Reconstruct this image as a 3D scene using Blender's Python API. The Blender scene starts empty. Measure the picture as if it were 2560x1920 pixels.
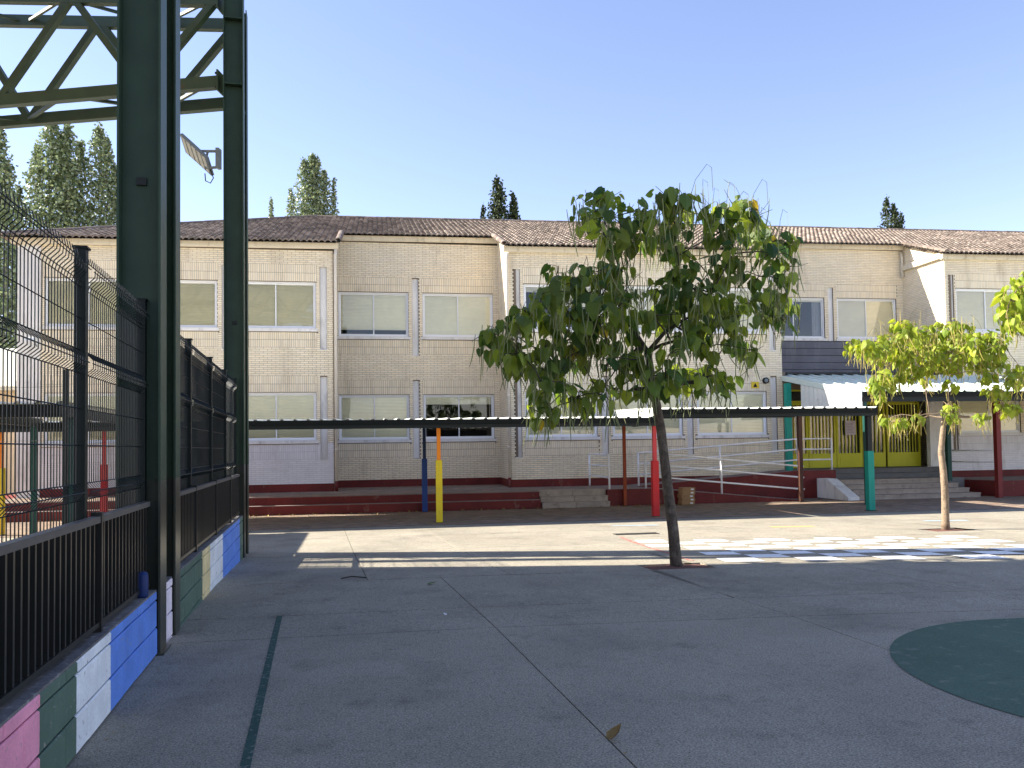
import bpy, math, random
import numpy as np
from mathutils import Matrix, Vector
random.seed(7); rng = np.random.default_rng(11)
scene = bpy.context.scene
COL = scene.collection
R = math.radians

# ---------------------------------------------------------------- camera
F_PX, CY, YAW, PITCH, ROLL, CAM_H = 2080.0, 1046.6, R(9.345), R(2.0), R(0.8), 1.5
def cam_basis():
    fw = np.array([math.sin(YAW)*math.cos(PITCH), math.cos(YAW)*math.cos(PITCH), math.sin(PITCH)])
    rt = np.array([math.cos(YAW), -math.sin(YAW), 0.0])
    up = np.cross(rt, fw)
    return rt*math.cos(ROLL)-up*math.sin(ROLL), up*math.cos(ROLL)+rt*math.sin(ROLL), fw
RT, UP, FW = cam_basis()
cam_data = bpy.data.cameras.new('camera'); cam = bpy.data.objects.new('camera', cam_data); COL.objects.link(cam)
M = Matrix(((RT[0], UP[0], -FW[0], 0), (RT[1], UP[1], -FW[1], 0), (RT[2], UP[2], -FW[2], CAM_H), (0, 0, 0, 1)))
cam.matrix_world = M
cam_data.sensor_width = 36.0; cam_data.lens = F_PX/2560*36.0
cam_data.shift_y = (CY-960)/2560.0
cam_data.clip_start = 0.05; cam_data.clip_end = 3000
scene.camera = cam
def ray(u, v):
    d = RT*((u-1280)/F_PX) - UP*((v-CY)/F_PX) + FW
    return d
def at_y(u, v, y):                       # pixel of the photograph -> point at distance y
    d = ray(u, v); t = y/d[1]; return np.array([0, 0, CAM_H]) + t*d

# ---------------------------------------------------------------- light
KX, KY = 1.43, 0.47                      # the sun's horizontal run per metre of height
SUN_EL = math.atan(1/math.hypot(KX, KY)); SUN_AZ = math.atan2(-KX, KY)
world = bpy.data.worlds.new('World'); scene.world = world; world.use_nodes = True
wn = world.node_tree; wn.nodes.clear()
sky = wn.nodes.new('ShaderNodeTexSky'); sky.sky_type = 'NISHITA'; sky.sun_disc = False
sky.sun_elevation = SUN_EL; sky.sun_rotation = SUN_AZ; sky.altitude = 700; sky.air_density = 1.0; sky.dust_density = 0.3; sky.ozone_density = 1.0
bg = wn.nodes.new('ShaderNodeBackground'); bg.inputs['Strength'].default_value = 0.086
wo = wn.nodes.new('ShaderNodeOutputWorld')
tint = wn.nodes.new('ShaderNodeMix'); tint.data_type = 'RGBA'; tint.blend_type = 'MULTIPLY'; tint.inputs['Factor'].default_value = 1.0; tint.inputs['B'].default_value = (1.07, .93, 1.0, 1)
wn.links.new(sky.outputs[0], tint.inputs['A']); wn.links.new(tint.outputs['Result'], bg.inputs[0]); wn.links.new(bg.outputs[0], wo.inputs[0])
sd = bpy.data.lights.new('sun', 'SUN'); sd.energy = 4.4; sd.angle = R(0.53); sd.color = (1.0, 0.93, 0.82)
so = bpy.data.objects.new('sun', sd); COL.objects.link(so)
so.rotation_euler = Vector((KX, -KY, -1)).to_track_quat('-Z', 'Y').to_euler(); so.location = (-30, 10, 30)
scene.view_settings.view_transform = 'Standard'; scene.view_settings.look = 'None'
scene.view_settings.exposure = 1.88; scene.view_settings.gamma = 1.0

# ---------------------------------------------------------------- materials
MATS = {}
def mat(name, col, rough=0.7, var=0.12, scale=3.0, fine=0.0, fscale=120.0, bump=0.0, bscale=60.0, island=0.0, spec=0.3, metal=0.0, coat=0.0, translucent=0.0, tcol=None, col2=None):
    """procedural principled material: large and fine noise in world space, random tone per piece"""
    m = bpy.data.materials.new(name); m.use_nodes = True; MATS[name] = m
    nt = m.node_tree; N = nt.nodes; L = nt.links; b = N['Principled BSDF']
    b.inputs['Roughness'].default_value = rough; b.inputs['Metallic'].default_value = metal
    b.inputs['Specular IOR Level'].default_value = spec; b.inputs['Coat Weight'].default_value = coat
    geo = N.new('ShaderNodeNewGeometry')
    rgb = N.new('ShaderNodeRGB'); rgb.outputs[0].default_value = (*col, 1); out = rgb.outputs[0]
    if island > 0:
        oi = N.new('ShaderNodeObjectInfo')
        ad = N.new('ShaderNodeMath'); ad.operation = 'ADD'; L.new(geo.outputs['Random Per Island'], ad.inputs[0]); L.new(oi.outputs['Random'], ad.inputs[1])
        fr = N.new('ShaderNodeMath'); fr.operation = 'FRACT'; L.new(ad.outputs[0], fr.inputs[0])
        if col2 is not None:
            mx0 = N.new('ShaderNodeMix'); mx0.data_type = 'RGBA'; mx0.inputs['B'].default_value = (*col2, 1)
            L.new(fr.outputs[0], mx0.inputs['Factor']); L.new(out, mx0.inputs['A']); out = mx0.outputs['Result']
        mr = N.new('ShaderNodeMapRange'); mr.inputs['To Min'].default_value = 1-island; mr.inputs['To Max'].default_value = 1+island*0.6
        fr2 = N.new('ShaderNodeMath'); fr2.operation = 'MULTIPLY_ADD'; fr2.inputs[1].default_value = 7.31; fr2.inputs[2].default_value = .17
        fr3 = N.new('ShaderNodeMath'); fr3.operation = 'FRACT'; L.new(fr.outputs[0], fr2.inputs[0]); L.new(fr2.outputs[0], fr3.inputs[0])
        L.new(fr3.outputs[0], mr.inputs['Value'])
        hv = N.new('ShaderNodeVectorMath'); hv.operation = 'SCALE'; L.new(out, hv.inputs[0]); L.new(mr.outputs[0], hv.inputs['Scale']); out = hv.outputs[0]
    def noise(sc, amt, out, detail=5.0):
        n = N.new('ShaderNodeTexNoise'); n.inputs['Scale'].default_value = sc; n.inputs['Detail'].default_value = detail; n.inputs['Roughness'].default_value = 0.6
        L.new(geo.outputs['Position'], n.inputs['Vector'])
        mr = N.new('ShaderNodeMapRange'); mr.inputs['From Min'].default_value = .3; mr.inputs['From Max'].default_value = .7
        mr.inputs['To Min'].default_value = 1-amt; mr.inputs['To Max'].default_value = 1+amt*.7; L.new(n.outputs['Fac'], mr.inputs['Value'])
        s = N.new('ShaderNodeVectorMath'); s.operation = 'SCALE'; L.new(out, s.inputs[0]); L.new(mr.outputs[0], s.inputs['Scale'])
        return s.outputs[0], n
    if var > 0: out, _ = noise(scale, var, out)
    if fine > 0: out, _ = noise(fscale, fine, out, 3.0)
    L.new(out, b.inputs['Base Color'])
    if bump > 0:
        n = N.new('ShaderNodeTexNoise'); n.inputs['Scale'].default_value = bscale; n.inputs['Detail'].default_value = 4; L.new(geo.outputs['Position'], n.inputs['Vector'])
        bp = N.new('ShaderNodeBump'); bp.inputs['Strength'].default_value = bump; bp.inputs['Distance'].default_value = 0.01
        L.new(n.outputs['Fac'], bp.inputs['Height']); L.new(bp.outputs[0], b.inputs['Normal'])
    if translucent > 0:
        tr = N.new('ShaderNodeBsdfTranslucent'); mxs = N.new('ShaderNodeMixShader'); mxs.inputs[0].default_value = translucent
        if tcol is not None:
            tm = N.new('ShaderNodeMix'); tm.data_type = 'RGBA'; tm.blend_type = 'MULTIPLY'; tm.inputs['Factor'].default_value = 1.0
            tm.inputs['B'].default_value = (*tcol, 1); L.new(out, tm.inputs['A']); L.new(tm.outputs['Result'], tr.inputs[0])
        else: L.new(out, tr.inputs[0])
        o = N['Material Output']; L.new(b.outputs[0], mxs.inputs[1]); L.new(tr.outputs[0], mxs.inputs[2]); L.new(mxs.outputs[0], o.inputs['Surface'])
    return m

def glass_mat(name, tint=(0.97, 0.98, 0.96), boost=1.3):
    m = bpy.data.materials.new(name); m.use_nodes = True; MATS[name] = m
    nt = m.node_tree; N = nt.nodes; L = nt.links; N.remove(N['Principled BSDF'])
    t = N.new('ShaderNodeBsdfTransparent'); t.inputs[0].default_value = (*tint, 1)
    g = N.new('ShaderNodeBsdfGlossy'); g.inputs['Roughness'].default_value = 0.015; g.inputs[0].default_value = (1, 1, 1, 1)
    geo = N.new('ShaderNodeNewGeometry'); nz = N.new('ShaderNodeTexNoise'); nz.inputs['Scale'].default_value = 1.3; nz.inputs['Detail'].default_value = 0
    L.new(geo.outputs['Position'], nz.inputs['Vector'])
    bp = N.new('ShaderNodeBump'); bp.inputs['Strength'].default_value = 0.06; bp.inputs['Distance'].default_value = 0.05; L.new(nz.outputs['Fac'], bp.inputs['Height']); L.new(bp.outputs[0], g.inputs['Normal'])
    fr = N.new('ShaderNodeFresnel'); fr.inputs[0].default_value = 1.6
    mu = N.new('ShaderNodeMath'); mu.operation = 'MULTIPLY'; mu.inputs[1].default_value = boost; mu.use_clamp = True; L.new(fr.outputs[0], mu.inputs[0])
    mx = N.new('ShaderNodeMixShader'); L.new(mu.outputs[0], mx.inputs[0]); L.new(t.outputs[0], mx.inputs[1]); L.new(g.outputs[0], mx.inputs[2])
    L.new(mx.outputs[0], N['Material Output'].inputs['Surface']); return m

# fence frame: the court fence runs 3.8 degrees off the facade's normal
A = R(3.8); CA, SA = math.cos(A), math.sin(A)
def FP(xf, yf, z): return (xf*CA - yf*SA, xf*SA + yf*CA, z)

def band_paint():
    """the painted colour fields along the block wall (constant ramp over the wall's own length)"""
    m = mat('painted_block', (.5, .5, .5), rough=0.75, var=0.0, bump=0.35, bscale=140)
    nt = m.node_tree; N = nt.nodes; L = nt.links; b = N['Principled BSDF']
    geo = N.new('ShaderNodeNewGeometry'); dot = N.new('ShaderNodeVectorMath'); dot.operation = 'DOT_PRODUCT'; dot.inputs[1].default_value = (-SA, CA, 0)
    L.new(geo.outputs['Position'], dot.inputs[0])
    nz = N.new('ShaderNodeTexNoise'); nz.inputs['Scale'].default_value = 18; L.new(geo.outputs['Position'], nz.inputs['Vector'])
    wob = N.new('ShaderNodeMath'); wob.operation = 'MULTIPLY_ADD'; wob.inputs[1].default_value = .02; L.new(nz.outputs['Fac'], wob.inputs[0]); L.new(dot.outputs['Value'], wob.inputs[2])
    dv = N.new('ShaderNodeMath'); dv.operation = 'DIVIDE'; dv.inputs[1].default_value = 16; L.new(wob.outputs[0], dv.inputs[0])
    rp = N.new('ShaderNodeValToRGB'); rp.color_ramp.interpolation = 'CONSTANT'; e = rp.color_ramp.elements
    P = (.86, .34, .45); G = (.10, .16, .115); W = (.82, .84, .83); B = (.13, .27, .72); Y = (.80, .66, .34); LP = (.84, .74, .78)
    stops = [(0, G), (2.2, W), (2.9, B), (3.45, P), (4.0, G), (4.56, W), (5.21, B), (6.8, LP), (7.45, G), (9.17, Y), (9.78, W), (11.02, B), (13.32, G), (14.2, W)]
    e[0].position = 0; e[0].color = (*stops[0][1], 1); e[1].position = stops[1][0]/16; e[1].color = (*stops[1][1], 1)
    for p, c in stops[2:]:
        k = e.new(p/16); k.color = (*c, 1)
    L.new(dv.outputs[0], rp.inputs[0])
    def mul(out, sc, amt, det=6):
        n = N.new('ShaderNodeTexNoise'); n.inputs['Scale'].default_value = sc; n.inputs['Detail'].default_value = det; L.new(geo.outputs['Position'], n.inputs['Vector'])
        mr = N.new('ShaderNodeMapRange'); mr.inputs['From Min'].default_value = .3; mr.inputs['From Max'].default_value = .7; mr.inputs['To Min'].default_value = 1-amt; mr.inputs['To Max'].default_value = 1+amt*.5; L.new(n.outputs['Fac'], mr.inputs['Value'])
        s = N.new('ShaderNodeVectorMath'); s.operation = 'SCALE'; L.new(out, s.inputs[0]); L.new(mr.outputs[0], s.inputs['Scale']); return s.outputs[0]
    out = mul(rp.outputs[0], 4, .16); out = mul(out, 60, .1)
    # chipped spots show grey block
    n2 = N.new('ShaderNodeTexNoise'); n2.inputs['Scale'].default_value = 9; n2.inputs['Detail'].default_value = 8; L.new(geo.outputs['Position'], n2.inputs['Vector'])
    ch = N.new('ShaderNodeMapRange'); ch.inputs['From Min'].default_value = .70; ch.inputs['From Max'].default_value = .72; L.new(n2.outputs['Fac'], ch.inputs['Value'])
    mx = N.new('ShaderNodeMix'); mx.data_type = 'RGBA'; mx.inputs['B'].default_value = (.22, .2, .19, 1); L.new(ch.outputs[0], mx.inputs['Factor']); L.new(out, mx.inputs['A'])
    L.new(mx.outputs['Result'], b.inputs['Base Color']); return m

def ground_mat():
    m = mat('court_concrete', (.368, .332, .255), rough=0.85, var=0.12, scale=0.8, fine=0.6, fscale=85, bump=0.35, bscale=110)
    nt = m.node_tree; N = nt.nodes; L = nt.links; b = N['Principled BSDF']
    src = b.inputs['Base Color'].links[0].from_socket
    geo = N.new('ShaderNodeNewGeometry')
    def dark(out, sc, lo, hi, colr, vs=(1, 1, 1), det=6):
        mp = N.new('ShaderNodeMapping'); mp.inputs['Scale'].default_value = vs; L.new(geo.outputs['Position'], mp.inputs['Vector'])
        n = N.new('ShaderNodeTexNoise'); n.inputs['Scale'].default_value = sc; n.inputs['Detail'].default_value = det; n.inputs['Roughness'].default_value = .62; L.new(mp.outputs[0], n.inputs['Vector'])
        mr = N.new('ShaderNodeMapRange'); mr.inputs['From Min'].default_value = lo; mr.inputs['From Max'].default_value = hi; L.new(n.outputs['Fac'], mr.inputs['Value'])
        mx = N.new('ShaderNodeMix'); mx.data_type = 'RGBA'; mx.blend_type = 'MULTIPLY'; mx.inputs['B'].default_value = (*colr, 1)
        L.new(mr.outputs[0], mx.inputs['Factor']); L.new(out, mx.inputs['A']); return mx.outputs['Result']
    out = dark(src, .9, .52, .72, (.72, .72, .74), (1, .55, 1))
    out = dark(out, 1.7, .54, .74, (.74, .73, .73), (.8, .9, 1), 10)
    out = dark(out, .35, .5, .75, (.82, .80, .78))
    out = dark(out, 24, .5, .68, (.80, .80, .80), (1, .6, 1), 8)
    out = dark(out, 3.1, .58, .74, (.68, .68, .69), (.8, 1.0, 1), 10)
    out = dark(out, 260, .54, .64, (.5, .5, .52), det=2)
    L.new(out, b.inputs['Base Color']); return m

def column_mat():
    m = mat('green_steel', (.036, .064, .040), rough=0.5, var=.15, scale=4, spec=.18)
    nt = m.node_tree; N = nt.nodes; L = nt.links; b = N['Principled BSDF']; src = b.inputs['Base Color'].links[0].from_socket
    geo = N.new('ShaderNodeNewGeometry'); sp = N.new('ShaderNodeSeparateXYZ'); L.new(geo.outputs['Position'], sp.inputs[0])
    st = N.new('ShaderNodeMath'); st.operation = 'LESS_THAN'; st.inputs[1].default_value = 1.29; L.new(sp.outputs['Z'], st.inputs[0])
    mx = N.new('ShaderNodeMix'); mx.data_type = 'RGBA'; mx.inputs['B'].default_value = (.05, .055, .042, 1); L.new(st.outputs[0], mx.inputs['Factor']); L.new(src, mx.inputs['A']); L.new(mx.outputs['Result'], b.inputs['Base Color'])
    mr = N.new('ShaderNodeMapRange'); mr.inputs['To Min'].default_value = .45; mr.inputs['To Max'].default_value = .28; L.new(st.outputs[0], mr.inputs['Value']); L.new(mr.outputs[0], b.inputs['Roughness'])
    return m

def cloth_mat():
    m = bpy.data.materials.new('shade_net'); m.use_nodes = True; MATS['shade_net'] = m
    nt = m.node_tree; N = nt.nodes; L = nt.links; b = N['Principled BSDF']; b.inputs['Base Color'].default_value = (.012, .02, .018, 1); b.inputs['Roughness'].default_value = .8
    t = N.new('ShaderNodeBsdfTransparent'); mx = N.new('ShaderNodeMixShader')
    geo = N.new('ShaderNodeNewGeometry'); n = N.new('ShaderNodeTexNoise'); n.inputs['Scale'].default_value = 2.2; n.inputs['Detail'].default_value = 4; L.new(geo.outputs['Position'], n.inputs['Vector'])
    mr = N.new('ShaderNodeMapRange'); mr.inputs['From Min'].default_value = .35; mr.inputs['From Max'].default_value = .65; mr.inputs['To Min'].default_value = .72; mr.inputs['To Max'].default_value = .97; L.new(n.outputs['Fac'], mr.inputs['Value'])
    L.new(mr.outputs[0], mx.inputs[0]); L.new(t.outputs[0], mx.inputs[1]); L.new(b.outputs[0], mx.inputs[2]); L.new(mx.outputs[0], N['Material Output'].inputs['Surface']); return m

ground_mat(); band_paint(); column_mat(); cloth_mat(); glass_mat('window_glass')
mat('outer_ground', (.46, .39, .29), .95, .2, .5)
mat('joint', (.07, .065, .06), .95, .2, 3)
mat('soil', (.16, .075, .055), .95, .3, 14, fine=.4, fscale=90, bump=.8, bscale=40)
mat('brick', (.88, .755, .53), .8, .07, .7, island=.07, col2=(.89, .78, .58), bump=.2, bscale=60)
mat('brick_painted', (.80, .77, .76), .75, .10, .9, island=.05, bump=.2, bscale=60)
mat('mortar', (.20, .155, .11), .95, .12, 4)
mat('mortar_painted', (.55, .52, .51), .9, .12, 4)
mat('plaster_white', (.80, .77, .71), .8, .10, 1.2, bump=.1)
mat('gutter_cream', (.72, .64, .49), .55, .08, 2)
mat('pipe_cream', (.72, .66, .55), .5, .08, 2)
mat('roof_tile', (.19, .143, .108), .85, .25, .45, island=.4, col2=(.34, .275, .215), fine=.2, fscale=25)
mat('ridge', (.15, .115, .09), .9, .3, 1.5, island=.35, col2=(.25, .20, .16))
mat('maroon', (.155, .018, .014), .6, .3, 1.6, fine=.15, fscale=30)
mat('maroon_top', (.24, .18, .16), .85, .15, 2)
mat('alu_white', (.88, .88, .86), .35, .04, 2)
mat('blind', (.90, .86, .66), .6, .05, 3)
mat('blind_warm', (.84, .78, .60), .6, .05, 3)
mat('interior', (.05, .05, .05), .9, .2, 2)
mat('curtain', (.30, .31, .33), .8, .1, 3)
mat('cladding', (.13, .135, .16), .5, .16, 1.1, island=.1)
mat('paver', (.30, .20, .135), .85, .15, 1.0, island=.3, col2=(.25, .20, .155))
mat('stone_step', (.40, .33, .265), .8, .15, 2.5, island=.1, fine=.15, fscale=40)
mat('grey_step', (.17, .165, .155), .8, .18, 2.5, island=.1)
mat('steel_dark', (.014, .018, .016), .5, .1, 6, spec=.25)
mat('canopy_steel', (.010, .012, .010), .5, .1, 6, spec=.12)
mat('fence_steel', (.004, .009, .008), .5, .1, 6, spec=.25)
mat('rail_steel', (.012, .013, .012), .35, .15, 10, spec=.5)
mat('rail_top', (.075, .075, .075), .45, .2, 9, spec=.5)
mat('truss_steel', (.052, .075, .042), .5, .15, 3)
mat('roof_sheet_white', (.62, .62, .52), .6, .06, 2)
mat('canopy_sheet', (.72, .73, .66), .5, .06, 2)
mat('entrance_sheet', (.60, .68, .60), .5, .08, 2)
mat('white_tube', (.88, .87, .85), .4, .1, 5)
mat('yellow', (.78, .58, .02), .55, .08, 3); mat('orange', (.85, .25, .01), .5, .08, 3)
mat('blue', (.018, .055, .22), .55, .1, 3); mat('navy', (.012, .03, .09), .5, .1, 3)
mat('red', (.55, .02, .02), .55, .1, 3); mat('red_light', (.62, .06, .06), .55, .1, 3)
mat('rust', (.30, .055, .012), .6, .2, 3); mat('brown', (.075, .03, .018), .6, .2, 3)
mat('teal', (.01, .29, .21), .5, .08, 3); mat('dark_red', (.19, .02, .018), .5, .12, 3); mat('dark_green', (.008, .06, .045), .45, .1, 3)
mat('lime', (.58, .55, .025), .5, .08, 2); mat('cream_board', (.62, .48, .30), .7, .1, 2, island=.06)
mat('dark_glass', (.012, .014, .013), .08, .1, 1, spec=.6)
mat('paper', (.62, .52, .55), .8, .1, 14)
mat('cardboard', (.36, .21, .10), .85, .12, 9, island=.12); mat('label_white', (.75, .72, .68), .7, .05, 20)
mat('paint_green', (.068, .125, .088), .8, .14, 1.2, fine=.28, fscale=95, bump=.3, bscale=110)
mat('paint_green_line', (.03, .085, .065), .8, .18, 4, fine=.3, fscale=95)
mat('paint_white', (.86, .86, .84), .8, .10, 5, fine=.12, fscale=80)
mat('paint_red', (.42, .12, .09), .85, .25, 5); mat('paint_blue', (.35, .5, .6), .85, .2, 6); mat('paint_yellow', (.65, .42, .12), .85, .2, 6)
mat('grate', (.035, .033, .03), .5, .2, 9)
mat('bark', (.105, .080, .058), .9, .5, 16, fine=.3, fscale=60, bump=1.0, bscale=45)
mat('bark_lit', (.27, .20, .135), .9, .35, 10, fine=.3, fscale=50, bump=.8, bscale=40)  # paler copy of bark: sunlight on the trunks is put into the colour
mat('twig', (.055, .045, .033), .9, .2, 10)
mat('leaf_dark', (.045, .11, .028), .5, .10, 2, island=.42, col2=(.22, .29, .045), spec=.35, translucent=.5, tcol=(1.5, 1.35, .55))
mat('leaf_yellow', (.50, .36, .03), .6, .2, 6, island=.2, translucent=.35)
mat('leaf_bright', (.21, .31, .032), .5, .10, 2, island=.34, col2=(.38, .44, .05), spec=.35, translucent=.45, tcol=(1.25, 1.2, .6))
mat('pod_green', (.21, .26, .10), .6, .15, 4, island=.3, col2=(.20, .20, .08))
mat('pod_tan', (.46, .36, .10), .6, .15, 4, island=.25, col2=(.25, .24, .06))
mat('poplar', (.13, .19, .07), .36, .15, .3, island=.6, col2=(.36, .43, .23), spec=.8, translucent=.25)
mat('poplar_bark', (.33, .31, .26), .9, .3, 5)
mat('cypress', (.030, .050, .018), .8, .2, 1, island=.4, col2=(.055, .075, .03))
mat('house_cream', (.62, .52, .38), .85, .1, 1)
mat('dry_leaf', (.40, .29, .10), .8, .3, 30, island=.3, col2=(.24, .15, .06)); mat('green_leaf', (.10, .16, .03), .6, .2, 20)
mat('bowl_white', (.75, .75, .72), .4, .04, 4); mat('bottle_blue', (.010, .028, .12), .5, .06, 4)
mat('lamp_grey', (.20, .22, .22), .4, .08, 8); mat('lamp_face', (.55, .55, .50), .25, .15, 9)
mat('black_rubber', (.01, .01, .01), .7, .1, 5); mat('sign_yellow', (.75, .52, .03), .5, .05, 5)
mat('concrete_cap', (.16, .155, .15), .9, .3, 5, fine=.3, fscale=50, bump=.4)

def worn(name, other, lo, hi, sc, vs=(1, 1, 1)):
    """wear or dirt with a shape of its own: mixes another colour in through a noise mask"""
    nt = MATS[name].node_tree; N = nt.nodes; L = nt.links; b = N['Principled BSDF']; src = b.inputs['Base Color'].links[0].from_socket
    geo = N.new('ShaderNodeNewGeometry'); mp = N.new('ShaderNodeMapping'); mp.inputs['Scale'].default_value = vs; L.new(geo.outputs['Position'], mp.inputs['Vector'])
    n = N.new('ShaderNodeTexNoise'); n.inputs['Scale'].default_value = sc; n.inputs['Detail'].default_value = 9; n.inputs['Roughness'].default_value = .65; L.new(mp.outputs[0], n.inputs['Vector'])
    mr = N.new('ShaderNodeMapRange'); mr.inputs['From Min'].default_value = lo; mr.inputs['From Max'].default_value = hi; L.new(n.outputs['Fac'], mr.inputs['Value'])
    mx = N.new('ShaderNodeMix'); mx.data_type = 'RGBA'; mx.inputs['B'].default_value = (*other, 1); L.new(mr.outputs[0], mx.inputs['Factor']); L.new(src, mx.inputs['A']); L.new(mx.outputs['Result'], b.inputs['Base Color'])
worn('paint_green', (.20, .21, .17), .56, .78, 7); worn('paint_green', (.03, .045, .035), .60, .74, 1.6, (.6, 1.4, 1)); worn('paint_green_line', (.26, .25, .21), .55, .66, 22)
worn('paint_white', (.38, .35, .28), .56, .70, 11); worn('paint_red', (.36, .33, .27), .48, .62, 14); worn('paint_blue', (.36, .33, .27), .48, .66, 12); worn('paint_yellow', (.36, .33, .27), .48, .66, 12)
worn('brick', (.46, .36, .24), .54, .90, 2.2, (1, 1, .22)); worn('brick_painted', (.55, .50, .47), .54, .8, 3, (1, 1, .3)); worn('plaster_white', (.40, .37, .33), .52, .8, 3.5, (1, 1, .25))
worn('gutter_cream', (.40, .33, .23), .55, .75, 5, (1, 1, .3)); worn('maroon', (.22, .12, .09), .60, .75, 4, (1, 1, .4)); worn('painted_block', (.30, .28, .26), .62, .70, 16)
worn('green_steel', (.07, .06, .045), .66, .74, 6); worn('truss_steel', (.09, .06, .035), .62, .74, 5); worn('yellow', (.45, .36, .10), .58, .72, 9); worn('teal', (.10, .22, .17), .6, .74, 9); worn('red', (.30, .05, .045), .58, .74, 9)
worn('cladding', (.20, .20, .215), .52, .75, 2.0, (1, 1, .2)); worn('stone_step', (.20, .165, .13), .54, .72, 6); worn('bark', (.20, .165, .125), .55, .68, 13, (1, 1, .45)); worn('bark_lit', (.13, .10, .07), .56, .68, 13, (1, 1, .5)); worn('canopy_sheet', (.50, .49, .42), .55, .75, 4)
worn('roof_tile', (.10, .085, .065), .55, .72, 1.1); worn('concrete_cap', (.30, .29, .28), .58, .66, 20)

# ---------------------------------------------------------------- mesh helpers
class MB:
    """collects shapes as vertices and faces; build() links them as one mesh object"""
    def __init__(s, xf=None): s.v = []; s.f = []; s.xf = xf
    def P(s, p): return tuple(s.xf(*p)) if s.xf else tuple(p)
    def poly(s, pts):
        n = len(s.v); s.v += [s.P(p) for p in pts]; s.f.append(tuple(range(n, n+len(pts)))); return s
    def hexa(s, c):                          # 8 corners: bottom 4 (ccw), top 4
        n = len(s.v); s.v += [s.P(p) for p in c]
        s.f += [(n+3, n+2, n+1, n), (n+4, n+5, n+6, n+7), (n, n+1, n+5, n+4), (n+1, n+2, n+6, n+5), (n+2, n+3, n+7, n+6), (n+3, n, n+4, n+7)]; return s
    def box(s, x0, x1, y0, y1, z0, z1):
        return s.hexa([(x0, y0, z0), (x1, y0, z0), (x1, y1, z0), (x0, y1, z0), (x0, y0, z1), (x1, y0, z1), (x1, y1, z1), (x0, y1, z1)])
    def bar(s, a, b, w, h, up=(0, 0, 1)):    # rectangular bar between two points
        a = Vector(s.P(a)); b = Vector(s.P(b)); d = (b-a).normalized(); up = Vector(up)
        if abs(d.dot(up)) > .98: up = Vector((0, 1, 0))
        r = d.cross(up).normalized()*w/2; u = r.cross(d).normalized()*h/2
        n = len(s.v)
        for q in (a, b): s.v += [tuple(q-r-u), tuple(q+r-u), tuple(q+r+u), tuple(q-r+u)]
        s.f += [(n+3, n+2, n+1, n), (n+4, n+5, n+6, n+7)] + [(n+i, n+(i+1) % 4, n+4+(i+1) % 4, n+4+i) for i in range(4)]; return s
    def tube(s, pts, rad, k=6, cap=True):
        pts = [Vector(s.P(p)) for p in pts]; n0 = len(s.v); m = len(pts)
        rads = rad if hasattr(rad, '__len__') else [rad]*m
        ref = None
        for i, p in enumerate(pts):
            d = (pts[min(i+1, m-1)]-pts[max(i-1, 0)]).normalized()
            if ref is None: ref = Vector((1, 0, 0)) if abs(d.x) < .8 else Vector((0, 1, 0))
            u = d.cross(ref).normalized(); w = u.cross(d); ref = w
            for j in range(k):
                t = 2*math.pi*j/k; q = p + (u*math.cos(t)+w*math.sin(t))*rads[i]; s.v.append(tuple(q))
        for i in range(m-1):
            for j in range(k):
                a = n0+i*k+j; b = n0+i*k+(j+1) % k; s.f.append((a, b, b+k, a+k))
        if cap and k > 2:
            s.f.append(tuple(n0+j for j in reversed(range(k)))); s.f.append(tuple(n0+(m-1)*k+j for j in range(k)))
        return s
    def lathe(s, c, prof, k=16):
        n0 = len(s.v)
        for r, z in prof:
            for j in range(k):
                t = 2*math.pi*j/k; s.v.append(s.P((c[0]+r*math.cos(t), c[1]+r*math.sin(t), c[2]+z)))
        for i in range(len(prof)-1):
            for j in range(k):
                a = n0+i*k+j; b = n0+i*k+(j+1) % k; s.f.append((a, b, b+k, a+k))
        s.f.append(tuple(n0+j for j in reversed(range(k)))); s.f.append(tuple(n0+(len(prof)-1)*k+j for j in range(k))); return s
    def build(s, name, m, parent=None, smooth=False, kind=None, label=None, origin=None):
        off = np.array(world_loc(parent)) if parent is not None else np.array(origin if origin is not None else (0, 0, 0))
        v = np.array(s.v, float).reshape(-1, 3) - off
        me = bpy.data.meshes.new(name); me.from_pydata(v.tolist(), [], s.f)
        if smooth: me.polygons.foreach_set('use_smooth', [True]*len(me.polygons))
        me.materials.append(MATS[m] if isinstance(m, str) else m)
        o = bpy.data.objects.new(name, me); COL.objects.link(o)
        if parent is not None: o.parent = parent
        else: o.location = tuple(off)
        if kind: o['kind'] = kind
        if label: o['label'] = label
        return o
def world_loc(o):
    l = Vector((0, 0, 0))
    while o is not None: l += o.location; o = o.parent
    return tuple(l)
def thing(name, label, cat, loc=(0, 0, 0), group=None):
    o = bpy.data.objects.new(name, None); COL.objects.link(o); o.location = loc; o.empty_display_size = .2
    o['label'] = label; o['category'] = cat
    if group: o['group'] = group
    return o
def tag(o, label, cat, group=None):
    o['label'] = label; o['category'] = cat
    if group: o['group'] = group
    return o
def inst(me, name, parent, loc, rot=None, scale=None, m=None):
    """one more object that shares a mesh; loc is a world point"""
    o = bpy.data.objects.new(name, me); COL.objects.link(o)
    if parent is not None: o.parent = parent; p = world_loc(parent); loc = (loc[0]-p[0], loc[1]-p[1], loc[2]-p[2])
    o.location = loc
    if rot is not None: o.rotation_euler = rot
    if scale is not None: o.scale = scale
    return o
def box_mesh(name, sx, sy, sz, m):
    b = MB().box(-sx/2, sx/2, -sy/2, sy/2, -sz/2, sz/2); me = bpy.data.meshes.new(name); me.from_pydata(b.v, [], b.f); me.materials.append(MATS[m]); return me

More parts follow.
